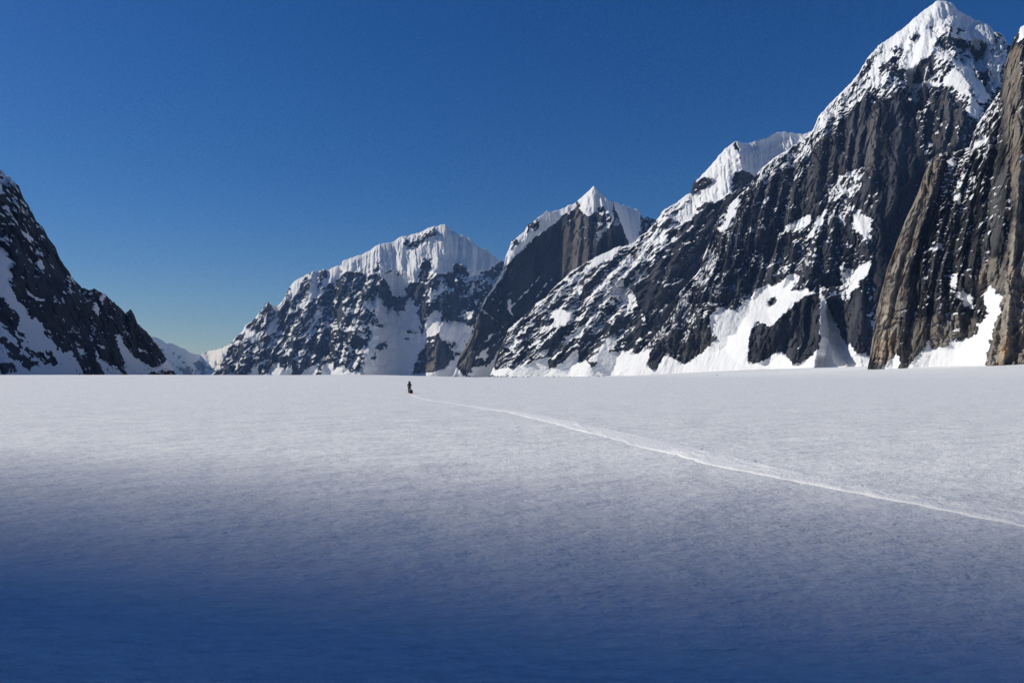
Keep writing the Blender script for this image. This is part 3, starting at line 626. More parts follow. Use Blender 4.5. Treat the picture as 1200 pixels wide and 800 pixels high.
# ---- near rock tower on the right edge
M = Mountain(
    crest=[(1014,452,1480),(1018,429,1480),(1022,399,1480),(1027.5,363,1480),(1041,311,1490),(1060,261,1500),(1077,223,1510),(1083,205,1515),(1092,186,1520),(1100,180,1530),(1119,178,1540),(1136,172,1550),(1145,146,1560),(1162,121,1570),(1174,103,1580),
        (1177.5,78,1580),(1182,63,1580),(1188,46,1580),(1196,32,1580),(1203,27,1580),(1240,-10,1580),(1320,-60,1580),(1420,-40,1560),(1560,120,1500),(1700,430,1450)],
    foot=[(1014,1430),(1120,1330),(1200,1230),(1700,1000)], mid_px=1130, step_px=1.0, seed=71, profile=1.1)
M.ridges([([(1078,223),(1050,300),(1030,380),(1022,432)],16,14,30),([(1094,190),(1072,260),(1050,330),(1040,432)],18,16,26),([(1110,182),(1095,250),(1078,330),(1068,430)],10,14,18),
    ([(1178,80),(1172,160),(1165,240),(1150,330)],22,26,24),([(1200,34),(1190,140),(1182,240),(1172,350),(1155,432)],40,26,60),([(1146,150),(1132,220),(1120,300),(1110,390)],14,20,20),
    ([(1240,0),(1230,200),(1215,430)],30,30,60)])
M.ribs([([(1088,200),(1062,275),(1044,340),(1032,430)],14.4,9,5),([(1104,184),(1086,250),(1066,320),(1056,430)],16.0,10,6),([(1122,182),(1106,250),(1090,330),(1080,400)],16.0,11,6),([(1136,178),(1120,240),(1105,320),(1098,390)],14.4,10,6),
    ([(1150,160),(1138,230),(1128,300),(1122,390)],14.4,10,6),([(1164,130),(1152,210),(1145,280),(1138,330)],14.4,9,6),([(1186,60),(1184,150),(1178,240),(1165,320)],17.6,10,6),([(1196,50),(1196,150),(1192,240),(1185,330),(1176,428)],17.6,10,6),([(1172,360),(1166,395),(1160,430)],12.8,8,6)])
for p in [[(1062,434),(1066,428),(1082.5,407),(1091,396),(1115.5,396),(1137.5,399),(1157,368.5),(1151,344),(1159.5,334),(1170.5,349),(1177.4,341),(1170.5,368.5),(1159.5,399),(1156,425),(1156,452),(1050,452)],[(1030,434),(1052,413),(1054,430),(1050,450),(1020,450)],
    [(1126.5,338),(1140,344),(1141.6,360),(1129,357.5),(1121,349)],[(1085,294),(1103,284),(1104,293)],[(1118,228),(1126.5,225.5),(1125,242)],[(1114,322),(1120,324),(1121,338),(1115,334)],[(1194,33),(1204,26),(1206,38),(1195,44)],
    [(1142,166),(1155,158),(1160,162),(1148,172),(1140,176)],[(1194,186),(1203,183),(1203,190),(1194,194)],[(1192,130),(1203,126),(1203,131)],[(1110,186),(1117,184),(1120,192),(1108,196)]]: M.region(p, 3.2, 1.4, 0.9)
M.region([(1088,396),(1113,394),(1112,404),(1096,410),(1090,404)], -4.5, 1.4, 0.8, stain=0.5)
M.region([(1135,175),(1146,148),(1175,104),(1172,150),(1160,200),(1140,230),(1120,225),(1112,190)], 0.55, 5, 1.2)
M.region([(1090,230),(1140,230),(1175,200),(1172,300),(1140,335),(1110,335),(1085,320)], 0.12, 6)
M.region([(1018,430),(1028,363),(1060,262),(1094,184),(1104,184),(1080,260),(1060,330),(1052,410),(1040,432)], -1.3, 3, 0.6, stain=0.62)
M.region([(1030,420),(1034,375),(1044,350),(1046,400),(1038,430)], -0.2, 2, 0.6, stain=0.5)
M.region([(1178,80),(1190,50),(1203,60),(1205,240),(1185,240),(1178,150)], -0.4, 4, 0.6, stain=0.5)
M.region([(1157,428),(1172,360),(1182,290),(1192,240),(1210,240),(1210,430)], -2.0, 3, 0.6, stain=0.8)
M.region([(1170.5,420),(1180,387),(1188,424)], -1, 1.2, 0.4, stain=1.0)
M.region([(1140,330),(1160,300),(1175,310),(1172,340),(1158,335),(1150,345)], -1, 3, 0.6, stain=0.5)
M.region([(1056,432),(1070,380),(1090,370),(1130,370),(1150,375),(1135,397),(1090,395),(1066,428)], -0.6, 3, 0.6, stain=0.35)
M.rough_rock([(6,28,170,13,'rib'),(4,14,90,12,'facet'),(3,9,110,11,'rib'),(2.2,6.5,34,12,'facet'),(6,12,130,12,'crack'),(3.5,6,60,12,'crack'),(2.8,12,34,84,'crack'),(2.2,3,7,12,'facet')])
m_tower = mountain_material('tower_rock_and_snow', M.pxm, (0.007,0.0075,0.0085), (0.085,0.085,0.086), (0.50,0.45,0.37), (1,1,0.12))
M.finish('mountain', m_tower, 'near grey and tan rock tower cut by the right edge of the photo', (3.0,0.5,1.2), (4.5,4.5,28), base=-0.42, speck=0.35, tone=(3.5,110,12))
# ---- mountain behind the photographer, left: its flank throws the long soft-edged shade over the near snow
L0 = 1050.0
Pt = np.array((0.0, 10.8)) + SUN_H * L0
Pz = L0 * math.tan(SUN_EL)
nrm = np.array((SUN_H[1], -SUN_H[0]))                       # horizontal, square to the sun, pointing up the valley
kq = -0.12                                                  # lean of the flank that throws the edge
e0 = Pt - nrm * kq * (Pz + 30); e1 = Pt; e2 = Pt + nrm * kq * 500
line = [(e0, -30.0), (e1, Pz), (e2, Pz + 500), (e2 + (-100, -900), 1000), (e2 + (300, -1900), 1150), (e2 + (1500, -2600), 1250), (e2 + (3200, -2700), -30)]
def about(c, lo, hi, fine=2.5, half=130, grow=1.12):
    v = list(np.arange(-half, half + 0.1, fine) + c)
    st = fine
    while v[-1] < hi: st = min(st * grow, 26); v.append(v[-1] + st)
    st = fine
    while v[0] > lo: st = min(st * grow, 26); v.insert(0, v[0] - st)
    return np.array(v)
gx = about(Pt[0], -2600, 3000); gy = about(Pt[1], -4100, 900)
GX2, GY2 = np.meshgrid(gx, gy)
Hh = np.full(GX2.shape, -60.0)
for (a, za), (b, zb) in zip(line[:-1], line[1:]):
    ab = b - a; l2 = ab @ ab
    t = np.clip(((GX2 - a[0]) * ab[0] + (GY2 - a[1]) * ab[1]) / l2, 0, 1)
    d = np.hypot(GX2 - a[0] - t * ab[0], GY2 - a[1] - t * ab[1])
    Hh = np.maximum(Hh, za + (zb - za) * t - (1.3 + 11.0 * np.exp(-((GX2 - Pt[0]) ** 2 + (GY2 - Pt[1]) ** 2) / 700 ** 2)) * d)
amp = sstep(-40, 200, Hh)
near_edge = np.exp(-((GX2 - Pt[0]) ** 2 + (GY2 - Pt[1]) ** 2) / 220 ** 2)
Hh = Hh + amp * (1 - 0.97 * near_edge) * (ridged(GX2 / 260, GY2 / 260, 5, 5) - 0.9) * 50
upn = 1 / np.sqrt(1 + sum(g ** 2 for g in (np.gradient(Hh, gx, axis=1), np.gradient(Hh, gy, axis=0))))
sn = 3 * (upn - 0.66) + fbm(GX2 / 60, GY2 / 60, 4, 9)
m_behind = mountain_material('wall_rock_and_snow', 4.0, (0.04,0.04,0.04), (0.11,0.1,0.095), (0.3,0.25,0.2))
o = sheet('mountain', np.stack((GX2, GY2, Hh), -1), m_behind, {'snow': sn, 'stain': sn * 0})
tag(o, 'mountain behind the photographer whose flank shades the nearest snow', 'mountain', None, 'structure')

# ---- the glacier
def track_x(y):
    return np.interp(y, [2, 9.3, 12.1, 15.6, 19.3, 25, 40.7, 54.7, 75, 92, 119, 150], [7.6, 6.0, 5.2, 4.3, 3.65, 2.7, 0.0, -3.3, -7.6, -10.6, -15.0, -20.0])

def ice_z(X, Y):
    """broad shape of the snowfield: a dip round the walker, a low swell left, a rise to the right-hand cliffs"""
    r = np.hypot(X, Y)
    z = -0.95 * sstep(25, 110, Y) * (1 - sstep(180, 520, Y))
    z = z + 23.0 * sstep(330, 820, X) * sstep(200, 1000, Y)
    left = 1 - sstep(-0.22, 0.05, X / np.maximum(Y, 50))
    z = z + 3.1 * left * np.exp(-((Y - 700) / 330.0) ** 2) - 16 * left * sstep(900, 2000, Y)
    z = z + (1 - left) * 1.4 * sstep(600, 2500, Y)
    z = z + 0.5 * fbm(X / 160, Y / 160, 3, 81) * sstep(150, 500, r) + 1.6 * fbm(X / 330, Y / 330, 3, 84) * sstep(700, 1400, r)
    z = z + 0.05 * fbm(X / 14, Y / 14, 2, 82) * sstep(8, 40, r)
    return z

def fine_z(X, Y):
    """wind-packed relief of the snow surface, in metres"""
    a = fbm(X / 0.9 + 5, Y / 0.55, 3, 91, 0.55) * 0.011
    b = ridged(X / 1.9, Y / 1.1, 3, 92, 0.5) * 0.008
    c = fbm(X / 5, Y / 3, 2, 93) * 0.014
    return a + b + c

def graded(lo, hi, fine, growth, fmax):
    v = [lo]; st = fine
    while v[-1] < hi:
        v.append(v[-1] + st); st = min(st * growth, fmax)
    v[-1] = hi
    return v
yf = graded(2.5, 18000, 0.05, 1.0105, 900)
yb = [-v for v in graded(0.0, 4200, 1.2, 1.25, 900)][::-1]
ys = np.array(yb[:-1] + [0.0, 0.8, 1.5] + yf)
xr = graded(0.03, 13000, 0.06, 1.018, 900)
xs = np.array([-v for v in xr][::-1] + xr)
X, Y = np.meshgrid(xs, ys)
Z = ice_z(X, Y) + fine_z(X, Y) * (1 - sstep(16, 45, np.hypot(X, Y)))
m, N, L, B = new_mat('glacier_snow')
geo = N.new('ShaderNodeNewGeometry')
def snow_bump(N, L, B, geo, amp=1.0):
    mp = N.new('ShaderNodeMapping'); mp.inputs['Scale'].default_value = (0.62, 1.0, 1.0)
    L.new(geo.outputs['Position'], mp.inputs['Vector'])
    prev = None
    for sc, dist, det in ((0.30, 0.34, 3), (1.3, 0.13, 5), (7.0, 0.06, 5), (40.0, 0.014, 3)):
        n = noise_node(N, L, mp.outputs[0], sc, det, 0.6)
        b = N.new('ShaderNodeBump'); b.inputs['Strength'].default_value = 0.9; b.inputs['Distance'].default_value = dist * amp
        L.new(n, b.inputs['Height'])
        if prev: L.new(prev, b.inputs['Normal'])
        prev = b.outputs[0]
    L.new(prev, B.inputs['Normal'])
snow_bump(N, L, B, geo)
n = noise_node(N, L, geo.outputs['Position'], 0.5, 5, 0.6)
mpc = N.new('ShaderNodeMapping'); mpc.inputs['Scale'].default_value = (0.55, 1.0, 1.0); L.new(geo.outputs['Position'], mpc.inputs['Vector'])
nf = noise_node(N, L, mpc.outputs[0], 11.0, 6, 0.7)                       # glazed crust and loose grains
rr = N.new('ShaderNodeValToRGB')
rr.color_ramp.elements[0].position = 0.34; rr.color_ramp.elements[0].color = (0.70, 0.72, 0.74, 1)
rr.color_ramp.elements[1].position = 0.60; rr.color_ramp.elements[1].color = (0.89, 0.90, 0.90, 1)
L.new(mth(N, L, 'MULTIPLY_ADD', nf, 0.72, mth(N, L, 'MULTIPLY', n, 0.28)), rr.inputs[0]); L.new(rr.outputs[0], B.inputs['Base Color'])
B.inputs['Roughness'].default_value = 0.75; B.inputs['Specular IOR Level'].default_value = 0.2
g = sheet('snow_field', np.stack((X, Y, Z), -1), m)
tag(g, 'broad flat glacier snowfield, sunlit beyond a shaded foreground', 'glacier', None, 'structure')

# ------------------------------------------------------------------ the trail: churned snow thrown up along the walker's line
tv = np.array(graded(2.6, 118.5, 0.05, 1.012, 0.6))
tu = np.linspace(-1, 1, 25)
TU, TV = np.meshgrid(tu, tv)
cx_ = track_x(TV); slope_ = np.gradient(track_x(tv), tv)[:, None]
wid = 0.34 + 0.26 * sstep(11, 17, TV) + 0.10 * fbm(TV / 3.0, TV * 0 + 2, 3, 41) 
wid = wid * (1 - 0.35 * sstep(25, 60, TV)) * (1 + 0.30 * fbm(TV / 0.45, np.sign(TU) * 9.0, 3, 48) + 0.12 * fbm(TV / 0.12, np.sign(TU) * 9.0, 2, 49))
wob = 0.10 * fbm(TV / 4.0, TV * 0 + 7, 3, 43)
nx_ = 1 / np.sqrt(1 + slope_ ** 2); ny_ = -slope_ * nx_
TX = cx_ + (TU * wid + wob) * nx_; TY = TV + (TU * wid + wob) * ny_
prof = np.clip(1 - np.abs(TU), 0, 1) ** 0.6
lump = np.clip(0.35 + 0.9 * fbm(TX / 0.22, TY / 0.22, 4, 45, 0.6) + 0.5 * fbm(TX / 1.2, TY / 1.6, 2, 46), 0, 1.5)
rut = np.exp(-((TU - 0.18) / 0.16) ** 2) * 0.5 + np.exp(-((TU + 0.35) / 0.14) ** 2) * 0.35
TZ = ice_z(TX, TY) + fine_z(TX, TY) * (1 - sstep(16, 45, np.hypot(TX, TY))) + 0.006 + prof * (0.030 + 0.085 * lump * (1 - rut)) * (1 - 0.93 * sstep(20, 58, TV)) * np.clip(0.75 + 1.1 * fbm(TV / 6.0, TV * 0 + 4, 3, 47), 0.1, 1.3) - 0.03 * (np.abs(TU) > 0.99)
mt_, Nt, Lt, Bt = new_mat('churned_snow')
gt = Nt.new('ShaderNodeNewGeometry')
nt = noise_node(Nt, Lt, gt.outputs['Position'], 14.0, 5, 0.65)
bt = Nt.new('ShaderNodeBump'); bt.inputs['Strength'].default_value = 1.0; bt.inputs['Distance'].default_value = 0.03
Lt.new(nt, bt.inputs['Height']); Lt.new(bt.outputs[0], Bt.inputs['Normal'])
Bt.inputs['Base Color'].default_value = (0.90, 0.905, 0.915, 1); Bt.inputs['Roughness'].default_value = 0.8; Bt.inputs['Specular IOR Level'].default_value = 0.2
tr = sheet('trail', np.stack((TX, TY, TZ), -1), mt_)
tag(tr, 'narrow pale trail of churned snow running from the walker to the right edge', 'trail', None, 'structure')

# ------------------------------------------------------------------ small things
def plain(name, col, rough=0.8, n_scale=30.0, var=0.25):
    m, N, L, B = new_mat(name)
    tc = N.new('ShaderNodeTexCoord')
    nz = noise_node(N, L, tc.outputs['Object'], n_scale, 3, 0.6)
    rp = N.new('ShaderNodeValToRGB')
    rp.color_ramp.elements[0].position = 0.3; rp.color_ramp.elements[0].color = tuple(c * (1 - var) for c in col) + (1,)
    rp.color_ramp.elements[1].position = 0.7; rp.color_ramp.elements[1].color = tuple(min(1, c * (1 + var)) for c in col) + (1,)
    L.new(nz, rp.inputs[0]); L.new(rp.outputs[0], B.inputs['Base Color'])
    B.inputs['Roughness'].default_value = rough
    return m
M_JACK = plain('dark_jacket', (0.022, 0.028, 0.026)); M_TROU = plain('black_trousers', (0.012, 0.012, 0.015)); M_SKIN = plain('skin', (0.45, 0.30, 0.22), 0.6)
M_BOOT = plain('dark_boot', (0.02, 0.02, 0.022)); M_CAP = plain('dark_cap', (0.015, 0.016, 0.02)); M_PACK = plain('olive_pack', (0.045, 0.055, 0.045)); M_STRAP = plain('strap', (0.02, 0.02, 0.02))
M_POLE = plain('pole_metal', (0.10, 0.10, 0.11), 0.35); M_RED = plain('red_hull', (0.42, 0.05, 0.04), 0.4); M_BAG = plain('black_duffel', (0.014, 0.013, 0.017), 0.7); M_ROPE = plain('rope', (0.25, 0.24, 0.2))

def mesh_obj(name, bm, mat, parent=None, smooth=True):
    me = bpy.data.meshes.new(name); bm.normal_update(); bm.to_mesh(me); bm.free()
    for p in me.polygons: p.use_smooth = smooth
    me.materials.append(mat)
    o = bpy.data.objects.new(name, me); C.objects.link(o)
    if parent: o.parent = parent
    return o
def skin_obj(name, verts, edges, radii, mat, parent=None, sub=2, root=0):
    """a limb-like body grown round a skeleton, evaluated to a plain mesh"""
    me = bpy.data.meshes.new(name + '_rig'); me.from_pydata(verts, edges, []); me.update()
    o = bpy.data.objects.new(name, me); C.objects.link(o)
    sk = o.modifiers.new('skin', 'SKIN'); sk.use_smooth_shade = True
    ss = o.modifiers.new('sub', 'SUBSURF'); ss.levels = sub; ss.render_levels = sub
    if not me.skin_vertices: bpy.ops.object.select_all if False else None
    lay = me.skin_vertices[0].data if me.skin_vertices else None
    if lay:
        for i, r in enumerate(radii):
            lay[i].radius = (r, r) if not isinstance(r, tuple) else r
            lay[i].use_root = (i == root)
    dg = bpy.context.evaluated_depsgraph_get(); dg.update()
    ev = o.evaluated_get(dg)
    m2 = bpy.data.meshes.new_from_object(ev)
    o.modifiers.clear(); o.data = m2; m2.name = name
    bpy.data.meshes.remove(me)
    m2.materials.clear(); m2.materials.append(mat)
    for p in m2.polygons: p.use_smooth = True
    if parent: o.parent = parent
    return o
def tube(bm, pts, rad, seg=8):
    rings = []
    for i, p in enumerate(pts):
        p = Vector(p); a = Vector(pts[max(i - 1, 0)]); b = Vector(pts[min(i + 1, len(pts) - 1)])
        t = (b - a).normalized(); x = t.orthogonal().normalized(); y = t.cross(x)
        r = rad[i] if isinstance(rad, (list, tuple)) else rad
        rings.append([bm.verts.new(p + (x * math.cos(q) + y * math.sin(q)) * r) for q in [2 * math.pi * k / seg for k in range(seg)]])
    for r0, r1 in zip(rings[:-1], rings[1:]):
        for k in range(seg): bm.faces.new((r0[k], r0[(k + 1) % seg], r1[(k + 1) % seg], r1[k]))
    bm.faces.new(rings[0][::-1]); bm.faces.new(rings[-1])
def loft(bm, rings):
    vs = [[bm.verts.new(p) for p in r] for r in rings]; n = len(vs[0])
    for a, b in zip(vs[:-1], vs[1:]):
        for k in range(n): bm.faces.new((a[k], a[(k + 1) % n], b[(k + 1) % n], b[k]))
    bm.faces.new(vs[0][::-1]); bm.faces.new(vs[-1])
def oval(cx, cy, z, rx, ry, n=16, sq=0.75):
    out = []
    for k in range(n):
        a = 2 * math.pi * k / n; c, s_ = math.cos(a), math.sin(a)
        out.append((cx + rx * math.copysign(abs(c) ** sq, c), cy + ry * math.copysign(abs(s_) ** sq, s_), z))
    return out

WY = 121.0
WX = float(0.0 - 121.0 * (600 - 480) / FPX) + 0.0
WZ = float(ice_z(np.array([WX]), np.array([WY]))[0])
walker = bpy.data.objects.new('person', None); C.objects.link(walker)
walker.location = (WX, WY, WZ); walker.rotation_euler = (0, 0, R(8))
tag(walker, 'lone person in dark clothing walking away across the snow with poles and a tall pack', 'person')
# local axes: +y is the way the person walks (away from the camera), x to the right
body_v = [(0,0,0.96),(0,0.02,1.12),(0,0.05,1.30),(0,0.06,1.44),(0,0.075,1.53),(0,0.10,1.62),(0,0.11,1.72),
          (-0.17,0.06,1.42),(-0.27,0.12,1.17),(-0.27,0.33,1.08),(-0.27,0.40,1.07),
          (0.17,0.06,1.42),(0.27,0.08,1.17),(0.27,0.28,1.06),(0.27,0.35,1.05),
          (-0.10,0.0,0.90),(-0.11,0.16,0.52),(-0.11,0.10,0.10),(-0.11,0.24,0.045),
          (0.10,0.0,0.90),(0.11,-0.06,0.50),(0.11,-0.24,0.14),(0.11,-0.12,0.05),(0,0.195,1.635),(0,0.215,1.62)]
body_e = [(0,1),(1,2),(2,3),(3,4),(4,5),(5,6),(3,7),(7,8),(8,9),(9,10),(3,11),(11,12),(12,13),(13,14),(0,15),(15,16),(16,17),(17,18),(0,19),(19,20),(20,21),(21,22),(5,23),(23,24)]
body_r = [0.15,0.14,0.16,0.11,0.055,0.085,0.07,0.075,0.05,0.038,0.035,0.075,0.05,0.038,0.035,0.09,0.065,0.045,0.04,0.09,0.065,0.045,0.04,0.03,0.014]
skin_obj('body', body_v, body_e, body_r, M_SKIN, walker)
jk = [1,2,3,7,8,9,11,12,13]
skin_obj('jacket', [(0,-0.01,0.84),(0,0,0.98)] + [body_v[i] for i in jk], [(0,1),(1,2),(2,3),(3,4),(4,5),(5,6),(6,7),(4,8),(8,9),(9,10)], [0.20,0.195,0.185,0.20,0.14,0.105,0.078,0.058,0.105,0.078,0.058], M_JACK, walker, root=1)
for leg in ((15,16,17), (19,20,21)):
    top_ = body_v[leg[0]]
    skin_obj('trouser_leg', [(top_[0] * 0.75, top_[1], 0.99), (top_[0], top_[1], 0.86)] + [body_v[i] for i in leg[1:]], [(0,1),(1,2),(2,3)], [0.125,0.135,0.10,0.085], M_TROU, walker, root=1)
for sx, a, b in ((-0.11, (0.07, 0.10), (0.26, 0.05)), (0.11, (-0.25, 0.13), (-0.07, 0.055))):
    skin_obj('boot', [(sx, a[0] - 0.02, a[1] + 0.10), (sx, a[0], a[1] - 0.02), (sx, (a[0] + b[0]) / 2, b[1] + 0.015), (sx, b[0], b[1])], [(0,1),(1,2),(2,3)], [0.07,0.068,0.06,0.05], M_BOOT, walker, root=1)
bm = bmesh.new(); loft(bm, [oval(0, 0.10, 1.655, 0.112, 0.122), oval(0, 0.105, 1.70, 0.115, 0.125), oval(0, 0.105, 1.755, 0.09, 0.10), oval(0, 0.105, 1.785, 0.04, 0.045)])
mesh_obj('hat', bm, M_CAP, walker)
for sx, wrist in ((-1, (-0.27,0.40,1.07)), (1, (0.27,0.35,1.05))):
    hand = bmesh.new()
    loft(hand, [[(wrist[0] + sx * 0 + dx * 0.03, wrist[1] + dy, wrist[2] + dz * 0.045) for dx, dz in ((-1,-1),(1,-1),(1,1),(-1,1))] for dy in (-0.02, 0.03, 0.06)])
    for f in range(4):                                      # fingers closed round the grip
        z = wrist[2] + 0.038 - f * 0.024
        tube(hand, [(wrist[0] + sx * 0.02, wrist[1] + 0.05, z), (wrist[0] + sx * 0.022, wrist[1] + 0.088, z - 0.004), (wrist[0] - sx * 0.012, wrist[1] + 0.098, z - 0.006), (wrist[0] - sx * 0.03, wrist[1] + 0.075, z - 0.006)], [0.011, 0.0105, 0.0095, 0.008], 6)
    tube(hand, [(wrist[0] - sx * 0.025, wrist[1] + 0.01, wrist[2] + 0.03), (wrist[0] - sx * 0.04, wrist[1] + 0.05, wrist[2] + 0.045), (wrist[0] - sx * 0.018, wrist[1] + 0.085, wrist[2] + 0.046)], [0.014, 0.012, 0.01], 6)
    mesh_obj('glove', hand, M_BOOT, walker)

rotw = Matrix.Rotation(R(8), 4, 'Z'); place_w = Matrix.Translation((WX, WY, WZ)) @ rotw
def top_thing(name, label, cat):
    o = bpy.data.objects.new(name, None); C.objects.link(o); o.matrix_world = place_w.copy(); tag(o, label, cat); return o
pk = top_thing('backpack', 'tall dark green backpack on the back of the walker', 'backpack')
bm = bmesh.new(); loft(bm, [oval(0, -0.19, z, rx, ry) for z, rx, ry in ((0.98,0.13,0.10),(1.03,0.17,0.135),(1.25,0.185,0.15),(1.50,0.18,0.145),(1.66,0.165,0.13),(1.70,0.12,0.09))])
mesh_obj('pack_bag', bm, M_PACK, pk)
bm = bmesh.new(); loft(bm, [oval(0, -0.18, z, rx, ry) for z, rx, ry in ((1.705,0.15,0.12),(1.73,0.175,0.145),(1.80,0.17,0.14),(1.835,0.11,0.09))])
mesh_obj('pack_lid', bm, M_PACK, pk)
for sx in (-1, 1):
    bm = bmesh.new(); tube(bm, [(sx*0.10,-0.06,1.50),(sx*0.115,0.03,1.60),(sx*0.12,0.17,1.52),(sx*0.13,0.21,1.36),(sx*0.16,0.10,1.16),(sx*0.13,-0.08,1.10)], 0.018, 6)
    mesh_obj('shoulder_strap', bm, M_STRAP, pk)
bm = bmesh.new(); tube(bm, [(-0.10,-0.285,1.72),(-0.10,-0.33,1.60),(-0.10,-0.34,1.30),(-0.10,-0.30,1.05)], 0.012, 6); mesh_obj('pack_strap', bm, M_STRAP, pk)
for sx, gy, lab in ((-1, 0.46, 'thin trekking pole in the left hand, standing clear of the body'), (1, 0.41, 'thin trekking pole in the right hand, half hidden behind the body')):
    pl = top_thing('trekking_pole', lab, 'trekking pole'); pl['group'] = 'poles held by the walker'
    hx = sx * 0.27; tx = sx * (0.46 if sx < 0 else 0.33)
    bm = bmesh.new(); tube(bm, [(hx, gy, 1.13), (tx, gy + 0.04, 0.02)], [0.011, 0.008], 8); mesh_obj('shaft', bm, M_POLE, pl)
    bm = bmesh.new(); tube(bm, [(hx, gy - 0.002, 1.17), (hx, gy, 1.02)], [0.019, 0.016], 8); mesh_obj('grip', bm, M_STRAP, pl)
    bm = bmesh.new(); tube(bm, [(tx, gy + 0.038, 0.085), (tx, gy + 0.04, 0.07)], [0.045, 0.05], 10); mesh_obj('basket', bm, M_STRAP, pl)

SXp, SYp = WX + 0.47, WY - 1.9
SZp = float(ice_z(np.array([SXp]), np.array([SYp]))[0])
sl_ = bpy.data.objects.new('sled', None); C.objects.link(sl_); sl_.location = (SXp, SYp, SZp); sl_.rotation_euler = (0, 0, R(10))
tag(sl_, 'low red plastic haul sled dragged behind the walker', 'sled')
bm = bmesh.new()
prof_s = [(-0.75,0.06,0.20),(-0.70,0.0,0.27),(-0.3,0.0,0.30),(0.3,0.0,0.28),(0.62,0.03,0.23),(0.80,0.16,0.14)]
loft(bm, [[(-w,y,z+0.17),(-w-0.03,y,z+0.18),(-w*0.85,y,z),(w*0.85,y,z),(w+0.03,y,z+0.18),(w,y,z+0.17),(w*0.78,y,z+0.02),(-w*0.78,y,z+0.02)] for y,z,w in prof_s])
mesh_obj('hull', bm, M_RED, sl_, False)
for sx in (-1, 1):
    bm = bmesh.new(); tube(bm, [(sx*0.16,-0.6,0.012),(sx*0.16,0,0.006),(sx*0.15,0.5,0.012)], 0.012, 6); mesh_obj('runner', bm, M_RED, sl_)
dz = bpy.data.objects.new('duffel_bag', None); C.objects.link(dz); dz.matrix_world = Matrix.Translation((SXp, SYp, SZp)) @ Matrix.Rotation(R(10), 4, 'Z')
tag(dz, 'bulky black duffel bag lashed on the red sled', 'bag')
bm = bmesh.new()
loft(bm, [[(x, y, z) for x, _, z in [(rx * math.copysign(abs(math.cos(a)) ** 0.8, math.cos(a)), 0, 0.30 + dzz + rz * math.copysign(abs(math.sin(a)) ** 0.8, math.sin(a))) for a in [2 * math.pi * k / 14 for k in range(14)]]]
          for y, rx, rz, dzz in ((-0.62,0.10,0.10,0.0),(-0.58,0.22,0.19,0.01),(-0.3,0.27,0.27,0.04),(0.0,0.26,0.25,0.03),(0.35,0.25,0.23,0.02),(0.55,0.18,0.16,0.0),(0.6,0.08,0.08,0.0))])
mesh_obj('bag_body', bm, M_BAG, dz)
for yb in (-0.35, 0.05, 0.38):
    bm = bmesh.new(); rx_ = float(np.interp(yb, [-0.58,-0.3,0.0,0.35,0.55], [0.22,0.27,0.26,0.25,0.18])); rz_ = float(np.interp(yb, [-0.58,-0.3,0.0,0.35,0.55], [0.19,0.27,0.25,0.23,0.16])); zz_ = float(np.interp(yb, [-0.58,-0.3,0.0,0.35,0.55], [0.31,0.34,0.33,0.32,0.30]))
    tube(bm, [(rx_*math.copysign(abs(math.cos(a))**0.8, math.cos(a)), yb, zz_ + rz_*abs(math.sin(a))**0.8) for a in [math.pi * k / 12 for k in range(13)]], 0.014, 6); mesh_obj('lashing_strap', bm, M_STRAP, dz)
rp_ = bpy.data.objects.new('tow_rope', None); C.objects.link(rp_)
bm = bmesh.new(); a0 = Matrix.Translation((SXp, SYp, SZp)) @ Matrix.Rotation(R(10), 4, 'Z') @ Vector((0, 0.80, 0.24)); b0 = place_w @ Vector((0.0, -0.16, 0.98))
tube(bm, [a0.lerp(b0, t) + Vector((0, 0, -0.12 * math.sin(math.pi * t))) for t in [k / 8 for k in range(9)]], 0.008, 6)
bpy.data.objects.remove(rp_); ro = mesh_obj('tow_rope', bm, M_ROPE); tag(ro, 'thin tow rope between the walker and the sled', 'rope')

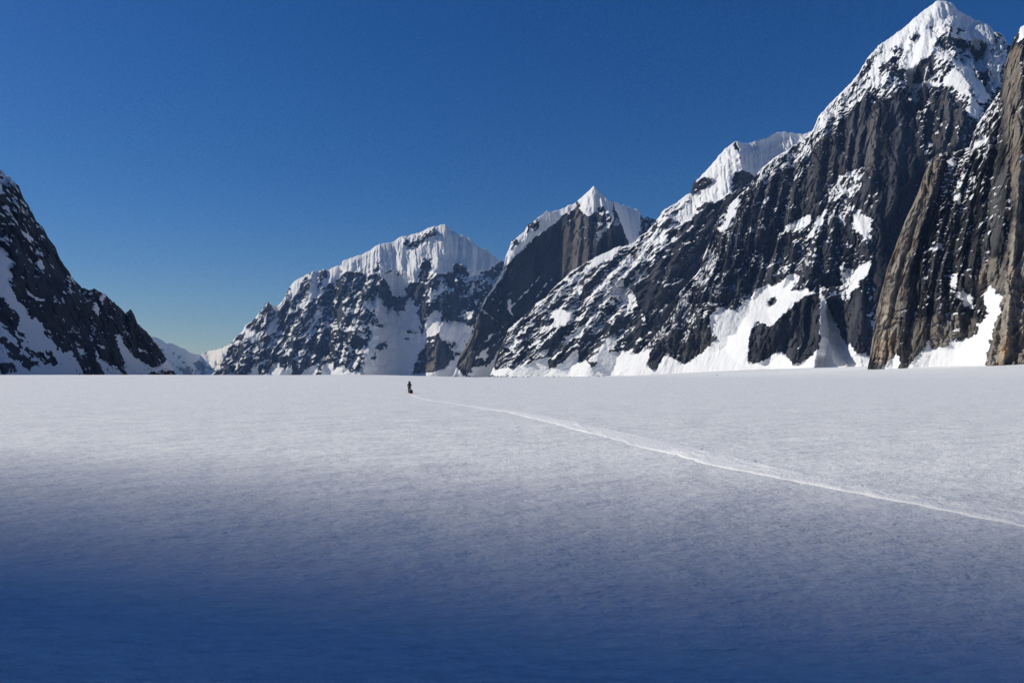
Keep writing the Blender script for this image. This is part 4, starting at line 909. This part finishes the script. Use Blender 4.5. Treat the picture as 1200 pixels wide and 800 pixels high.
# fallen boulders lying on the snow under the right-hand walls
M_ROCK = plain('boulder_rock', (0.06, 0.058, 0.056), 0.9, 0.6, 0.5)
rnd = random.Random(4)
protos = []
for k in range(3):
    bm = bmesh.new(); bmesh.ops.create_icosphere(bm, subdivisions=2, radius=1.0)
    for v in bm.verts:
        q = v.co.copy()
        f = 1 + 0.35 * math.sin(q.x * 2.1 + k * 1.7) * math.cos(q.y * 2.7 + k) + 0.22 * math.sin(q.z * 4.3 + k * 2.2 + q.x * 3)
        v.co = Vector((q.x * 1.35, q.y * 0.95, max(q.z * 0.75, -0.25))) * f
    me = bpy.data.meshes.new('boulder'); bm.to_mesh(me); bm.free(); me.materials.append(M_ROCK); protos.append(me)
for px, Yb, sz in ((601,1500,2.2),(605,1520,1.5),(613,1560,1.2),(619,1480,1.8),(641,1540,1.6),(649,1500,2.0),(655,1580,1.2),(668,1620,1.4),(690,1500,1.3),(702,1560,2.1),(708,1580,1.4),(840,1700,1.5)):
    Xb = (px - CXP) / FPX * Yb
    o_ = bpy.data.objects.new('boulder', protos[rnd.randrange(3)]); C.objects.link(o_)
    o_.location = (Xb, Yb, float(ice_z(np.array([Xb]), np.array([float(Yb)]))[0]) + 0.1 * sz)
    o_.scale = (sz, sz, sz); o_.rotation_euler = (0, 0, rnd.uniform(0, 6.28))
    tag(o_, 'small dark boulder lying on the snow below the right-hand mountains', 'boulder', 'boulders fallen on the far snow')

# ------------------------------------------------------------------ thin blue air
bm = bmesh.new(); bmesh.ops.create_cube(bm, size=1.0)
lo, hi = Vector((-13400, -4600, -70)), Vector((13400, 18400, 1800))
for v in bm.verts:
    v.co = Vector([lo[i] if v.co[i] < 0 else hi[i] for i in range(3)])
me = bpy.data.meshes.new('haze'); bm.to_mesh(me); bm.free()
hz = bpy.data.objects.new('haze', me); C.objects.link(hz); tag(hz, kind='stuff')
hm = bpy.data.materials.new('thin_air'); hm.use_nodes = True
hn = hm.node_tree.nodes; hn.remove(hn['Principled BSDF'])
pv = hn.new('ShaderNodeVolumePrincipled')
pv.inputs['Density'].default_value = 3.0e-5
pv.inputs['Color'].default_value = (0.26, 0.49, 1.0, 1)
pv.inputs['Absorption Color'].default_value = (1, 1, 1, 1)
hm.node_tree.links.new(pv.outputs[0], hn['Material Output'].inputs['Volume'])
me.materials.append(hm)
hm.cycles.volume_sampling = 'DISTANCE'
hm.cycles.homogeneous_volume = True
